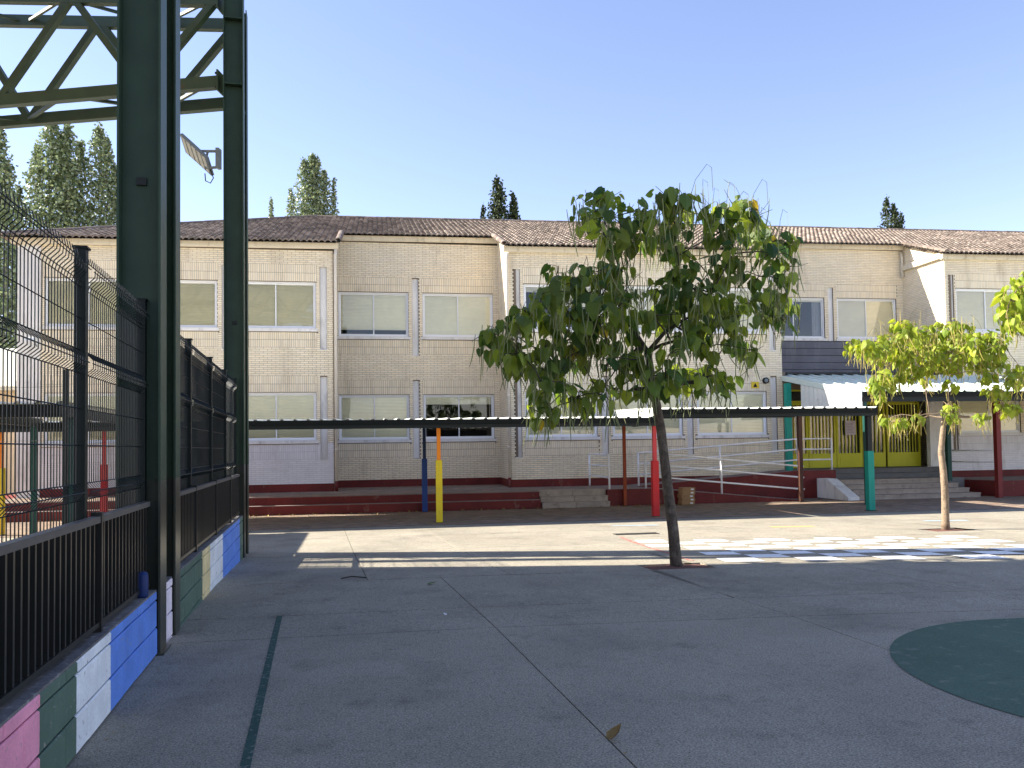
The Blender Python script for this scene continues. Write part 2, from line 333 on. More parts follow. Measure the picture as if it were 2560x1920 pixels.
# ---------------------------------------------------------------- ground
GY = [-1000, 6.95, 10.15, 14.3, 19.7, 2000]; GZ = [0, 0, -.055, -.21, -.30, -.30]
def gz(y): return float(np.interp(y, GY, GZ))
def G(x, y, d=0.0): return (x, y, gz(y)+d)
g = MB(); rows = [-700, 6.95, 10.15, 14.3, 19.7, 60, 900]
for a, b in zip(rows[:-1], rows[1:]):
    g.poly([(-900, a, gz(a)-.03), (900, a, gz(a)-.03), (900, b, gz(b)-.03), (-900, b, gz(b)-.03)])
ground = g.build('ground', 'outer_ground'); ground['kind'] = 'structure'
g = MB(); rows = [-14.6, 6.95, 10.15, 14.3, 19.71]
for a, b in zip(rows[:-1], rows[1:]): g.poly([(-21, a, gz(a)-.024), (29, a, gz(a)-.024), (29, b, gz(b)-.024), (-21, b, gz(b)-.024)])
g.build('slab_bed', 'joint', ground)
PIT1 = (3.40, 4.28, 10.06, 10.66); PIT2 = (10.52, 11.40, 14.42, 15.02)
YJ = [-14, -9, -4, .2, 3.5, 6.95, 7.96, 10.15, 12.4, 14.3, 17.0, 19.7]
XL = [-19.0, -16.4, -13.8, -11.2, -8.7, -6.2, -3.9, -1.45, 1.44, 4.03, 6.5, 9.05, 11.6, 14.2, 16.8, 19.4, 22, 25, 28]
XU = [-19.5, -16.9, -14.3, -11.8, -9.2, -6.6, -4.0, -1.5, .57, 2.31, 4.86, 7.41, 9.96, 12.5, 15.0, 17.6, 20.2, 23, 26, 29]
def jy(yj, x): return yj - (.09*max(x-2, 0) if 3 < yj < 12 else .05*max(x-2, 0) if yj < 15 else 0)
def jx(xj, y): return xj - .0664*y
GAP = .0045
def slab(parent, c):
    o = MB().hexa([(x, y, gz(y)-.0235) for x, y in c] + [(x, y, gz(y)) for x, y in c]).build('slab', 'court_concrete', parent); return o
for a, b in zip(YJ[:-1], YJ[1:]):
    XX = XL if b <= 10.2 else XU
    for x0, x1 in zip(XX[:-1], XX[1:]):
        GY_ = .0085 if a > 3 else .005; c = [(jx(x0, a)+GAP, jy(a, jx(x0, a))+GY_), (jx(x1, a)-GAP, jy(a, jx(x1, a))+GY_), (jx(x1, b)-GAP, jy(b, jx(x1, b))-GY_), (jx(x0, b)+GAP, jy(b, jx(x0, b))-GY_)]
        xs = [p[0] for p in c]; ys = [p[1] for p in c]; done = False
        for (px0, px1, py0, py1) in (PIT1, PIT2):
            if min(xs) < px1 and max(xs) > px0 and min(ys) < py1 and max(ys) > py0:
                # this slab keeps the square planting hole open: four strips round it
                yb = lambda x: c[0][1]+(c[1][1]-c[0][1])*(x-c[0][0])/(c[1][0]-c[0][0])
                yt = lambda x: c[3][1]+(c[2][1]-c[3][1])*(x-c[3][0])/(c[2][0]-c[3][0])
                q0 = max(px0, min(xs)+.02); q1 = min(px1, max(xs)-.02)
                if q0 > c[0][0]+.03: slab(ground, [c[0], (q0, yb(q0)), (q0, yt(q0)), c[3]])
                if q1 < c[1][0]-.03: slab(ground, [(q1, yb(q1)), c[1], c[2], (q1, yt(q1))])
                if py0 > max(yb(q0), yb(q1))+.01: slab(ground, [(q0, yb(q0)), (q1, yb(q1)), (q1, py0), (q0, py0)])
                if py1 < min(yt(q0), yt(q1))-.01: slab(ground, [(q0, py1), (q1, py1), (q1, yt(q1)), (q0, yt(q0))])
                done = True; break
        if not done: slab(ground, c)
def soil(p):
    b = MB(); n = 8
    for i in range(n):
        for j in range(n):
            def q(i, j):
                x = p[0]-.01+(p[1]-p[0]+.02)*i/n; y = p[2]-.01+(p[3]-p[2]+.02)*j/n
                r = math.hypot(i-n/2, j-n/2)/n; return (x, y, gz(y)-.021+.03*math.exp(-r*r*9)+.006*math.sin(i*2.7+j*1.9))
            b.poly([q(i, j), q(i+1, j), q(i+1, j+1), q(i, j+1)])
    return b.build('planting_soil', 'soil', ground, smooth=True)
soil(PIT1); soil(PIT2)
# painted marks, flat sheets on the slabs
def painted(name, pts, m, d=.004):
    # cut along the ground's bends so that the sheet lies on it
    b = MB(); out = [pts]
    for yb in (6.95, 10.15, 14.3):
        nxt = []
        for p in out:
            for sgn in (1, -1):
                q = []
                for i in range(len(p)):
                    a, c = p[i], p[(i+1) % len(p)]; da = (a[1]-yb)*sgn; dc = (c[1]-yb)*sgn
                    if da >= 0: q.append(a)
                    if da*dc < 0: t = da/(da-dc); q.append((a[0]+(c[0]-a[0])*t, yb))
                if len(q) > 2: nxt.append(q)
        out = nxt
    for p in out: b.poly([G(x, y, d) for x, y in p])
    return b.build(name, m, ground)
painted('painted_line', [(-.905, 7.95), (-.64, 4.05), (-.45, 1.0), (-.405, 1.0), (-.59, 4.05), (-.855, 7.95)], 'paint_green_line')
cc, cr = (5.10, 4.60), 1.74
painted('painted_circle', [(cc[0]+cr*math.cos(2*math.pi*i/96), cc[1]+cr*.98*math.sin(2*math.pi*i/96)) for i in range(96)], 'paint_green')
# chessboard: half-metre squares, skewed a little to the facade
o0 = np.array((4.70, 11.12)); ux = np.array((.515, -.120)); uy = np.array((.065, .49))
for i in range(-1, 11):
    for j in range(-1, 7):
        if (i+j) % 2 == 1 and -1 <= i < 10:
            p = o0 + ux*i + uy*j
            if p[0] < 4.35: continue
            q = [p, p+ux*.97, p+ux*.97+uy*.97, p+uy*.97]; painted('painted_square', [tuple(k) for k in q], 'paint_white')
painted('painted_line', [(4.55, 15.35), (4.62, 15.35), (4.30, 10.9), (4.23, 10.9)], 'paint_red')
painted('painted_line', [(5.2, 18.1), (6.2, 17.9), (6.2, 17.75), (5.2, 17.95)], 'paint_blue')
painted('painted_line', [(8.2, 16.6), (9.1, 16.45), (9.1, 16.2), (8.2, 16.35)], 'paint_yellow')
painted('painted_line', [(12.0, 16.9), (12.9, 16.7), (12.9, 16.5), (12.0, 16.7)], 'paint_blue')
# drain grate
dg = thing('drain_grate', 'narrow dark metal drain grate set in the sunlit court', 'drain', G(5.05, 15.85, .004))
b = MB(); b.box(4.62, 5.5, 15.74, 15.78, gz(15.8), gz(15.8)+.012); b.box(4.62, 5.5, 15.94, 15.98, gz(15.95)+.001, gz(15.95)+.013); b.build('frame', 'grate', dg)
for i in range(22): MB().box(4.63+i*.04, 4.65+i*.04, 15.78, 15.94, gz(15.9)-.004, gz(15.9)+.011).build('slat', 'grate', dg)

# ---------------------------------------------------------------- paving, platform, stairs, ramp
PV = -.30
pav = MB().box(-22, 40, 19.72, 31.0, PV-.06, PV-.022).build('walkway_paving', 'mortar'); pav['kind'] = 'structure'
b = MB(); j = 0; y = 19.73
MB().box(-22, 40, 19.715, 19.725, PV-.02, PV+.004).build('edging', 'joint', pav)
while y < 24.6:
    x = -12.0 + (.1 if j % 2 else 0)
    while x < 28:
        dz = rng.uniform(-.002, .002); b.box(x, x+.194, y, y+.094, PV-.022, PV+dz); x += .2
    y += .1; j += 1
b.build('pavers', 'paver', pav, kind='stuff')
PZ, PE = .20, 24.45                    # platform height and front edge
plat = MB()
plat.box(-12.5, 4.82, PE, 30.0, PV-.02, PZ-.03)
plat.box(4.82, 6.9, PE+.35, 30.0, PV-.021, PZ-.031); plat.box(6.9, 14.2, 26.95, 30.0, PV-.022, PZ-.032)
platform = plat.build('platform', 'maroon'); platform['kind'] = 'structure'
MB().box(-12.5, 4.80, PE-.32, PE-.001, PV-.02, PV+.245).build('bench_step', 'maroon', platform)
MB().box(-12.5, 4.80, PE-.325, PE-.002, PV+.247, PV+.262).build('step_edge', 'maroon_top', platform)
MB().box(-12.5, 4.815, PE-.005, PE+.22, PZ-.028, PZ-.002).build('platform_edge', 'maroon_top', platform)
b = MB(); j = 0; y = PE+.23
while y < 29.5:
    x = -10.8 + (.1 if j % 2 else 0)
    while x < 8.2:
        if not (x > 4.75 and y < PE+.4) and (y < 27.02 or -1.35 < x < 4.25): b.box(x, x+.193, y, y+.093, PZ-.03, PZ+rng.uniform(-.002, .002))
        x += .2
    y += .1; j += 1
b.build('pavers', 'paver', platform, kind='stuff')
# three stone steps up to the platform
st = MB().box(4.83, 6.88, PE-.02, PE+.35, PV-.02, PV+.1); stairs = st.build('stair_flight', 'stone_step'); stairs['kind'] = 'structure'
for i in range(3):
    z0 = PV+i*.1667; yy = 24.02+i*.24
    for k in range(2):
        x0 = 4.83+k*1.03; q = MB(); q.box(x0+.004, x0+1.022, yy+.03, yy+.5, z0+.002, z0+.128); q.box(x0+.002, x0+1.024, yy, yy+.5, z0+.1285, z0+.1667); q.build('step', 'stone_step', stairs)
# lower ramp (falls to the right) with red side wall, upper ramp (rises to the entrance)
def wedge(x0, x1, y0, y1, za0, za1, zb): return MB().hexa([(x0, y0, zb), (x1, y0, zb), (x1, y1, zb), (x0, y1, zb), (x0, y0, za0), (x1, y0, za1), (x1, y1, za1), (x0, y1, za0)])
ramp = thing('ramp', 'red walled switchback ramp leading up to the entrance', 'ramp', (10, 25, PV)); del ramp['category']; del ramp['label']; ramp['kind'] = 'structure'
wedge(6.905, 8.3, 24.4, 26.94, PZ-.004, PZ-.004, PV-.02).build('landing', 'maroon', ramp)
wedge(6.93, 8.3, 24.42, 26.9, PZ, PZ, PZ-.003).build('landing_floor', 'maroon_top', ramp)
wedge(8.302, 13.3, 24.4, 25.84, PZ-.004, PV+.01, PV-.02).build('lower_ramp', 'maroon', ramp)
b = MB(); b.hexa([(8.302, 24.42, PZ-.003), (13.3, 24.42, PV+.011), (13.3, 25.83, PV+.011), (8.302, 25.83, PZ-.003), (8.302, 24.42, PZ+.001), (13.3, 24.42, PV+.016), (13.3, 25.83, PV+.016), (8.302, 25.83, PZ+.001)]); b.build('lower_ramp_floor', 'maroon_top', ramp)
wedge(8.304, 13.9, 25.88, 26.945, PZ, .60, PV-.019).build('upper_ramp', 'maroon', ramp)
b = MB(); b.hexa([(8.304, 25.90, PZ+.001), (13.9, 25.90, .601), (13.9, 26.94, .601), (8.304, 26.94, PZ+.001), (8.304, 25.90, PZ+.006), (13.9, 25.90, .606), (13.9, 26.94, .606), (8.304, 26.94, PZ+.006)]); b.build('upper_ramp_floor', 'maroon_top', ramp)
wedge(13.902, 15.25, 25.86, 27.5, .60, .60, PV-.018).build('top_landing', 'maroon', ramp)
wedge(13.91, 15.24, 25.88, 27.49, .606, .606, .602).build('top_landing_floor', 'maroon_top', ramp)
# entrance stairs
es = MB().box(15.26, 20.2, 26.7, 28.6, PV-.02, .615); est = es.build('entrance_stairs', 'grey_step'); est['kind'] = 'structure'
def steps(n, x0, x1, dx, y0, dy, z0, h, m, lens):
    for i in range(n):
        a = x0; e = x1+dx*(n-1-i); k = i*7 % 3; x = a
        while x < e-.05:
            L = lens[k % len(lens)]; k += 1; x2 = min(x+L, e)
            if e-x2 < .3: x2 = e
            q = MB(); q.box(x+.003, x2-.003, y0+i*dy+.03, y0+i*dy+dy+.35, z0+i*h+.002, z0+(i+1)*h-.036); q.box(x+.002, x2-.002, y0+i*dy, y0+i*dy+dy+.35, z0+(i+1)*h-.0355, z0+(i+1)*h-.001); q.build('step', m, est); x = x2
steps(4, 14.95, 18.75, .16, 24.05, .31, PV, .15, 'stone_step', [1.2, 1.45, .95])
MB().box(14.95, 19.6, 25.29, 26.05, PV-.01, .29).build('step', 'grey_step', est)
steps(2, 15.28, 19.6, .0, 26.05, .34, .292, .163, 'grey_step', [1.15, 1.4, 1.0])
b = MB(); pr = [(24.0, PV), (24.0, PV+.1), (25.25, .34), (25.85, .34), (25.85, PV)]
n = len(pr)
for xx, rev in ((14.55, False), (14.93, True)):
    pts = [(xx, y, z) for y, z in pr]; b.poly(pts if not rev else pts[::-1])
for i in range(n):
    (y0, z0), (y1, z1) = pr[i], pr[(i+1) % n]; b.poly([(14.55, y1, z1), (14.55, y0, z0), (14.93, y0, z0), (14.93, y1, z1)])
b.build('stringer', 'plaster_white', est)
rp = MB(); rp.hexa([(19.95, 24.1, PV-.02), (34, 24.1, PV-.02), (34, 28, PV-.02), (18.9, 28, PV-.02), (19.95, 24.1, .21), (34, 24.1, .21), (34, 28, .21), (18.9, 28, .21)])
rplat = rp.build('right_platform', 'maroon'); rplat['kind'] = 'structure'
MB().hexa([(19.97, 24.12, .211), (34, 24.12, .211), (34, 27.9, .211), (19.0, 27.9, .211), (19.97, 24.12, .216), (34, 24.12, .216), (34, 27.9, .216), (19.0, 27.9, .216)]).build('platform_floor', 'maroon_top', rplat)

# ---------------------------------------------------------------- school building
BLD = thing('school_building', 'long two storey cream brick school building with brown tiled roof', 'building', (0, 27, PZ))
BY, RY = 27.0, 29.4                     # front plane of the bays, front plane of the recesses
def TZ(x): return .008*(x+1.3)          # the eaves line climbs very slightly to the right
def ZR(y, x=0): return 8.12+.36*(y-26.7)+TZ(x)
CH, BL = .0645, .25                     # brick course height and length
def front(y): return lambda u, d, z: (u, y+d, z)
def side(x): return lambda u, d, z: (x+d, u, z)
ALLB = []                               # bricks that may stand as single objects
def subtract(iv, cuts):
    out = [iv]
    for a, b in cuts:
        nx = []
        for p, q in out:
            if b <= p or a >= q: nx.append((p, q))
            else:
                if a-p > .035: nx.append((p, a))
                if q-b > .035: nx.append((b, q))
        out = nx
    return out
def wall(mp, u0, u1, z0, z1, holes=(), solid=(), soldiers=(), paint_z=None, top=None, singles=False, thick=.24):
    """brick wall: mortar body with openings + bricks standing proud of the joints"""
    b = MB(mp); cuts = [h for h in holes]
    zs = sorted(set([z0, z1]+[k for h in cuts for k in (h[2], h[3]) if z0 < k < z1]))
    for za, zb in zip(zs[:-1], zs[1:]):
        zc = (za+zb)/2
        for p, q in subtract((u0, u1), [(h[0], h[1]) for h in cuts if h[2] < zc < h[3]]):
            b.hexa([(p, 0, za), (q, 0, za), (q, thick, za), (p, thick, za), (p, 0, zb), (q, 0, zb), (q, thick, zb), (p, thick, zb)])
    if top:                             # sloping head under the roof
        b.hexa([(u0, 0, z1), (u1, 0, z1), (u1, thick, z1), (u0, thick, z1), (u0, 0, top(u0)-.05), (u1, 0, top(u1)-.05), (u1, thick, top(u1)-.05), (u0, thick, top(u0)-.05)])
    W = b.build('wall', 'mortar', BLD)
    if paint_z is not None:             # the painted strip covers joints as well
        b = MB(mp); zs = sorted(set([z0, paint_z]+[k for h in cuts for k in (h[2], h[3]) if z0 < k < paint_z]))
        for za, zb in zip(zs[:-1], zs[1:]):
            for p, q in subtract((u0, u1), [(h[0], h[1]) for h in cuts if h[2] < (za+zb)/2 < h[3]]): b.poly([(p, -.003, za), (q, -.003, za), (q, -.003, zb), (p, -.003, zb)])
        b.build('wall_paint', 'mortar_painted', W)
    br = MB(mp); brp = MB(mp)
    def brick(p, q, za, zb, keep=True):
        t = brp if paint_z is not None and za < paint_z else br
        if singles and keep and t is br and q-p > .23 and zb-za < .1:
            c = mp((p+q)/2, -.0, (za+zb)/2); ALLB.append((math.dist(c, (0, 0, 1.5)), c, W, br, (p, q, za, zb))); return
        put(t, p, q, za, zb)
    def put(t, p, q, za, zb):
        n = len(t.v); d = -.011+rng.uniform(-.002, .002)
        t.v += [t.P(k) for k in ((p, d, za), (q, d, za), (q, d, zb), (p, d, zb), (p, .004, za), (q, .004, za), (q, .004, zb), (p, .004, zb))]
        t.f += [(n, n+1, n+2, n+3), (n+1, n, n+4, n+5), (n+2, n+1, n+5, n+6), (n+3, n+2, n+6, n+7), (n, n+3, n+7, n+4)]
    wall.put = put
    ex = list(holes)+list(solid)+list(soldiers)
    r = 0; z = z0
    ztop = max(top(u0), top(u1))-.1 if top else z1
    while z+CH <= ztop+.001:
        zc = z+CH/2; off = (r % 2)*BL/2; x = u0-off
        while x < u1:
            a, c = max(x, u0), min(x+BL, u1)
            if top and top((a+c)/2)-.06 < z+CH: x += BL; continue
            for p, q in subtract((a, c), [(h[0], h[1]) for h in ex if h[2]-.01 < zc < h[3]+.01]):
                brick(p+.004, q-.004, z+.0042, z+CH-.0042)
            x += BL
        z += CH; r += 1
    for (a, c, za, zb) in soldiers:     # upright bricks in two rows
        n = max(1, round((c-a)/CH)); w = (c-a)/n; h = (zb-za)/2
        for k in range(2):
            for i in range(n): brick(a+i*w+.004, a+(i+1)*w-.004, za+k*h+.005, za+(k+1)*h-.005, False)
    return W, br, brp

WINDOWS = []
def bay(mp, u0, u1, z0, z1, wins, niches, paint_z=None, singles=False, extra_holes=()):
    holes = [(a, b, za, zb) for a, b, za, zb in wins]; sold = []; solid = []
    for a, b, za, zb in wins:
        sold += [(a-.02, b+.02, zb+.01, z0+round((zb+.53-z0)/CH)*CH), (a-.02, b+.02, z0+round((za-.62-z0)/CH)*CH, za-.12)]
        solid.append((a-.06, b+.06, za-.125, za))
    sold = [(max(a, u0), min(b, u1), c, d) for a, b, c, d in sold if c > z0]
    W, br, brp = wall(mp, u0, u1, z0, z1, holes+list(niches)+list(extra_holes), solid, sold, paint_z, singles=singles)
    for k, (a, b, za, zb) in enumerate(niches):
        MB(mp).hexa([(a, .05, za), (b, .05, za), (b, .23, za), (a, .23, za), (a, .05, zb), (b, .05, zb), (b, .23, zb), (a, .23, zb)]).build('niche', 'plaster_white', BLD)
        MB(mp).hexa([(a-.02, -.02, za-.03), (b+.02, -.02, za-.03), (b+.02, .2, za-.03), (a-.02, .2, za-.03), (a-.02, -.02, za), (b+.02, -.02, za), (b+.02, .2, za), (a-.02, .2, za)]).build('niche_sill', 'plaster_white', BLD)
    return W, br, brp

def window(mp, a, b, za, zb, drop=(1, 1), warm=False, curtain=False, single=False):
    fr = MB(mp); t = .055
    def bx(m, u0, u1, d0, d1, z0, z1): m.hexa([(u0, d0, z0), (u1, d0, z0), (u1, d1, z0), (u0, d1, z0), (u0, d0, z1), (u1, d0, z1), (u1, d1, z1), (u0, d1, z1)])
    bx(fr, a, b, .05, .12, za, za+t); bx(fr, a, b, .05, .12, zb-t, zb); bx(fr, a, a+t, .051, .119, za+t, zb-t); bx(fr, b-t, b, .051, .119, za+t, zb-t)
    w = fr.build('window', 'alu_white', BLD)
    mid = (a+b)/2
    m = MB(mp); bx(m, a-.07, b+.07, -.055, .05, za-.10, za-.002); m.build('sill', 'plaster_white', w)
    halves = [(a+t, mid+.02, .075, drop[0]), (mid-.02, b-t, .098, drop[1])] if not single else [(a+t, b-t, .08, drop[0])]
    for (p, q, d, dr) in halves:
        s = MB(mp); f = .035; bx(s, p, p+f, d, d+.02, za+t, zb-t); bx(s, q-f, q, d, d+.02, za+t, zb-t); bx(s, p+f, q-f, d+.001, d+.019, za+t, za+t+f); bx(s, p+f, q-f, d+.001, d+.019, zb-t-f, zb-t)
        sash = s.build('sash', 'alu_white', w)
        MB(mp).poly([(p+f, d+.01, za+t+f), (q-f, d+.01, za+t+f), (q-f, d+.01, zb-t-f), (p+f, d+.01, zb-t-f)]).build('pane', 'window_glass', w)
        if dr > 0:
            H = (zb-za-2*t)*dr; bl = MB(mp); n = max(2, int(H/.05)); h = H/n
            for i in range(n):
                z1 = zb-t-i*h; z0 = z1-h
                bl.poly([(p+.01, .142, z0), (q-.01, .142, z0), (q-.01, .130, z0+.3*h), (p+.01, .130, z0+.3*h)]); bl.poly([(p+.01, .130, z0+.3*h), (q-.01, .130, z0+.3*h), (q-.01, .142, z1), (p+.01, .142, z1)])
            bl.build('blind', 'blind_warm' if warm else 'blind', w)
    if curtain:
        c = MB(mp); x = b-.42
        for i in range(8): c.poly([(x+i*.045, .2+.03*(i % 2), za+t), (x+(i+1)*.045, .2+.03*((i+1) % 2), za+t), (x+(i+1)*.045, .2+.03*((i+1) % 2), zb-t), (x+i*.045, .2+.03*(i % 2), zb-t)])
        c.build('curtain', 'curtain', w)
    return w

# windows: (x0, x1) of the bays, storey heights
A_U, A_L = (5.37, 6.86), (1.82, 3.34); R_U, R_L = (5.46, 7.02), (1.84, 3.41); B_U, B_L = (5.42, 6.93), (1.83, 3.33); C_U, C_L = (5.50, 7.06), (1.80, 3.33)
AX = [(-9.85, -7.36), (-7.22, -4.84), (-4.33, -1.83)]; RX = [(-1.24, 1.19), (1.68, 4.20)]; BX = [(4.89, 7.35), (7.87, 10.34), (10.86, 13.40)]; CX = [(20.82, 23.3), (23.75, 26.2)]; EX = [(14.55, 17.05), (17.57, 20.08)]
fa, fr_ = front(BY), front(RY)
def nich(x0, x1, u, l): return [(x0, x1, u[0]-.66, u[1]+.5), (x0, x1, l[0]-.64, l[1]+.5)]
PT = .45
walls = []
walls.append(bay(fa, -9.95, -1.30, PT, 7.93+TZ(-5), [(a, b, *A_U) for a, b in AX]+[(a, b, *A_L) for a, b in AX], nich(-1.71, -1.49, A_U, A_L)+nich(-4.70, -4.48, A_U, A_L), paint_z=1.70, singles=True))
walls.append(bay(fr_, -1.30, 4.40, PT, 8.80, [(a, b, *R_U) for a, b in RX]+[(a, b, *R_L) for a, b in RX], nich(1.32, 1.54, R_U, R_L)))
walls.append(bay(fa, 4.40, 14.0, PT, 7.95+TZ(9), [(a, b, *B_U) for a, b in BX]+[(a, b, *B_L) for a, b in BX], nich(4.56, 4.77, B_U, B_L)+nich(7.50, 7.72, B_U, B_L)+nich(10.49, 10.71, B_U, B_L)+nich(13.56, 13.78, B_U, B_L), singles=True))
walls.append(wall(fr_, 14.0, 20.40, 5.42, 8.83+TZ(17), [(a, b, 5.52, 7.08) for a, b in EX]+[(17.2, 17.42, 5.42, 7.5)], [(a-.06, b+.06, 5.40, 5.52) for a, b in EX], [(a-.02, b+.02, 7.09, 7.61) for a, b in EX]))
MB(fr_).box(17.2, 17.42, .05, .23, 5.42, 7.5).build('niche', 'plaster_white', BLD)
walls.append(bay(fa, 20.40, 31.0, PT, 7.95+TZ(24), [(a, b, *C_U) for a, b in CX]+[(a, b, *C_L) for a, b in CX], nich(20.54, 20.74, C_U, C_L), paint_z=1.70))
walls.append(wall(side(4.40), BY, RY, PT, 7.9, top=lambda u: ZR(u, 4.4)))
walls.append(wall(side(20.40), BY, RY, PT, 7.9, top=lambda u: ZR(u, 20.4)))
# 300 bricks that show largest are single objects, the rest one mesh per wall
ALLB.sort(key=lambda t: t[0]); bm = box_mesh('brick', .242, .022, .0561, 'brick')
for i, (d, c, W, t, r) in enumerate(ALLB):
    if i < 300: inst(bm, 'brick', W, (c[0], c[1]-.0005+rng.uniform(-.002, .002), c[2]))
    else: wall.put(t, *r)
for W, br, brp in walls:
    if br.f: br.build('bricks', 'brick', W, kind='stuff')
    if brp.f: brp.build('painted_bricks', 'brick_painted', W, kind='stuff')
# hidden sides, floors
def part(name, m, *bx, parent=BLD):
    b = MB()
    for k in bx: b.box(*k)
    return b.build(name, m, parent)
part('wall', 'mortar', (-1.54, -1.30, 27.24, 29.4, .2, 7.9), (13.76, 14.0, 27.24, 29.4, .2, 7.9))
part('wall', 'house_cream', (-10.6, -10.36, 27.3, 44, -.3, 7.9), (-10.6, 31, 44, 44.24, -.3, 7.9), (30.76, 31, 27.24, 44, -.3, 7.9))
part('inner_wall', 'interior', (-10.3, 30.7, 33.5, 33.6, -.3, 10)); part('floor', 'interior', (-10.3, 30.7, 29.7, 33.4, 4.1, 4.35), (-10.3, -1.6, 27.3, 29.65, 4.1, 4.35), (4.7, 13.7, 27.3, 29.65, 4.1, 4.35), (20.7, 30.7, 27.3, 29.65, 4.1, 4.35))
part('corner_pilaster', 'plaster_white', (-10.6, -9.955, 26.985, 27.3, -.3, 7.95))
part('plinth', 'maroon', (-9.95, -1.285, 26.975, 27.05, .17, PT)); part('plinth', 'maroon', (-1.3, 4.395, 29.375, 29.45, .17, PT)); part('plinth', 'maroon', (4.375, 14.0, 26.975, 27.05, .17, PT)); part('plinth', 'maroon', (4.376, 4.45, 27.05, 29.37, .17, PT)); part('plinth', 'maroon', (20.3, 31, 26.975, 27.05, .17, PT+.002))
# windows
WD = {(2, 'U'): (1, 1)}
for i, (a, b) in enumerate(AX): window(fa, a, b, *A_U); window(fa, a, b, *A_L)
window(fr_, *RX[0], *R_U, drop=(.87, .87)); window(fr_, *RX[1], *R_U); window(fr_, *RX[0], *R_L); window(fr_, *RX[1], *R_L, drop=(.2, .2))
window(fa, *BX[0], *B_U, drop=(.14, .5), curtain=True); window(fa, *BX[1], *B_U); window(fa, *BX[2], *B_U)
for a, b in BX: window(fa, a, b, *B_L)
window(fr_, *EX[0], 5.52, 7.08, drop=(.06, .06), curtain=True); window(fr_, *EX[1], 5.52, 7.08, warm=True)
for i, (a, b) in enumerate(CX): window(fa, a, b, *C_U); window(fa, a, b, *C_L)
# grey cladding boards over the entrance
for i in range(5):
    z0 = 4.05+i*.268; part('cladding_board', 'cladding', (14.02, 20.39, 29.36-.004*i, 29.40, z0+.012, z0+.262))
part('cladding_back', 'interior', (14.02, 20.39, 29.395, 29.60, 3.9, 5.42))
# gutters, fascias, downpipes
def gutter(x0, x1, y, z, m='gutter_cream'):
    b = MB(); t0, t1 = TZ(x0), TZ(x1)
    pr = [(0, 0), (.10, -.02), (.15, .03), (.17, .16), (.155, .165), (.0, .165)]   # (out, up)
    A0 = [(x0, y-o, z+u+t0) for o, u in pr]; A1 = [(x1, y-o, z+u+t1) for o, u in pr]; n = len(pr)
    b.poly(A0); b.poly(A1[::-1])
    for i in range(n): b.poly([A0[(i+1) % n], A0[i], A1[i], A1[(i+1) % n]])
    return b.build('gutter', m, BLD)
gutter(-10.75, -1.12, 26.99, 7.93); gutter(-1.10, 4.38, 29.39, 8.80); gutter(4.22, 14.15, 26.99, 7.93); gutter(14.2, 20.36, 29.39, 8.82); gutter(20.22, 31, 26.99, 7.93)
def pipe(x, y, z0, z1, bend=None):
    pts = [(x, y, z0), (x, y, z1)] + ([bend] if bend else [])
    o = MB().tube(pts, .05, 10).build('downpipe', 'pipe_cream', BLD, smooth=True)
    if z0 < 1: MB().tube([(x, y, PZ), (x, y, z0+.02)], .052, 10).build('pipe_shoe', 'maroon', o, smooth=True)
    for zz in ((1.5, 3.2, 4.9, 6.6) if z0 < 1 else (8.1,)): MB().tube([(x, y, zz), (x, y, zz+.04)], .056, 10).build('pipe_clip', 'pipe_cream', o, smooth=True)
pipe(-1.22, 26.93, .5, 7.7, (-1.2, 26.9, 7.92)); pipe(4.33, 26.94, .5, 7.75, (4.36, 26.92, 7.92)); pipe(20.3, 29.28, 7.9, 8.7, (20.28, 29.32, 8.9))
part('trim_board', 'gutter_cream', (20.26, 20.39, 27.0, 29.36, 7.98+TZ(20.4), 8.18+TZ(20.4)))
# roof: body + tiles
rf = MB(); HX0, HY0 = -10.95, 26.62; RIDGE = 35.4; HXR = -2.35
def rz(x, y): return ZR(y, x)-.035
def hipx(y): return HX0+(y-HY0)*(HXR-HX0)/(RIDGE-HY0)
rf.poly([(hipx(29.0), 29.0, rz(0, 29.0)), (31.2, 29.0, rz(31.2, 29.0)), (31.2, RIDGE, rz(31.2, RIDGE)), (HXR, RIDGE, rz(HXR, RIDGE))])
for x0, x1 in ((HX0, -1.05), (4.15, 14.2), (20.15, 31.2)):
    xa = x0 if x0 > HX0 else hipx(29.0); rf.poly([(x0, HY0, rz(x0, HY0)), (x1, HY0, rz(x1, HY0)), (x1, 29.0, rz(x1, 29.0)), (xa, 29.0, rz(xa, 29.0))])
rf.poly([(HX0, HY0, rz(HX0, HY0)), (HXR, RIDGE, rz(HXR, RIDGE)), (HX0, 44.2, rz(HX0, HY0))])
rf.poly([(HX0, 44.2, rz(HX0, HY0)), (HXR, RIDGE, rz(HXR, RIDGE)), (31.2, RIDGE, rz(31.2, RIDGE)), (31.2, 44.2, rz(31.2, HY0))])
ROOF = rf.build('roof', 'ridge', BLD)
tm = MB(); TP, TR = .185, .335; prof = [(0, 0), (.22, .046), (.5, .064), (.78, .046), (1, 0)]
nx = int((31.1-HX0)/TP)
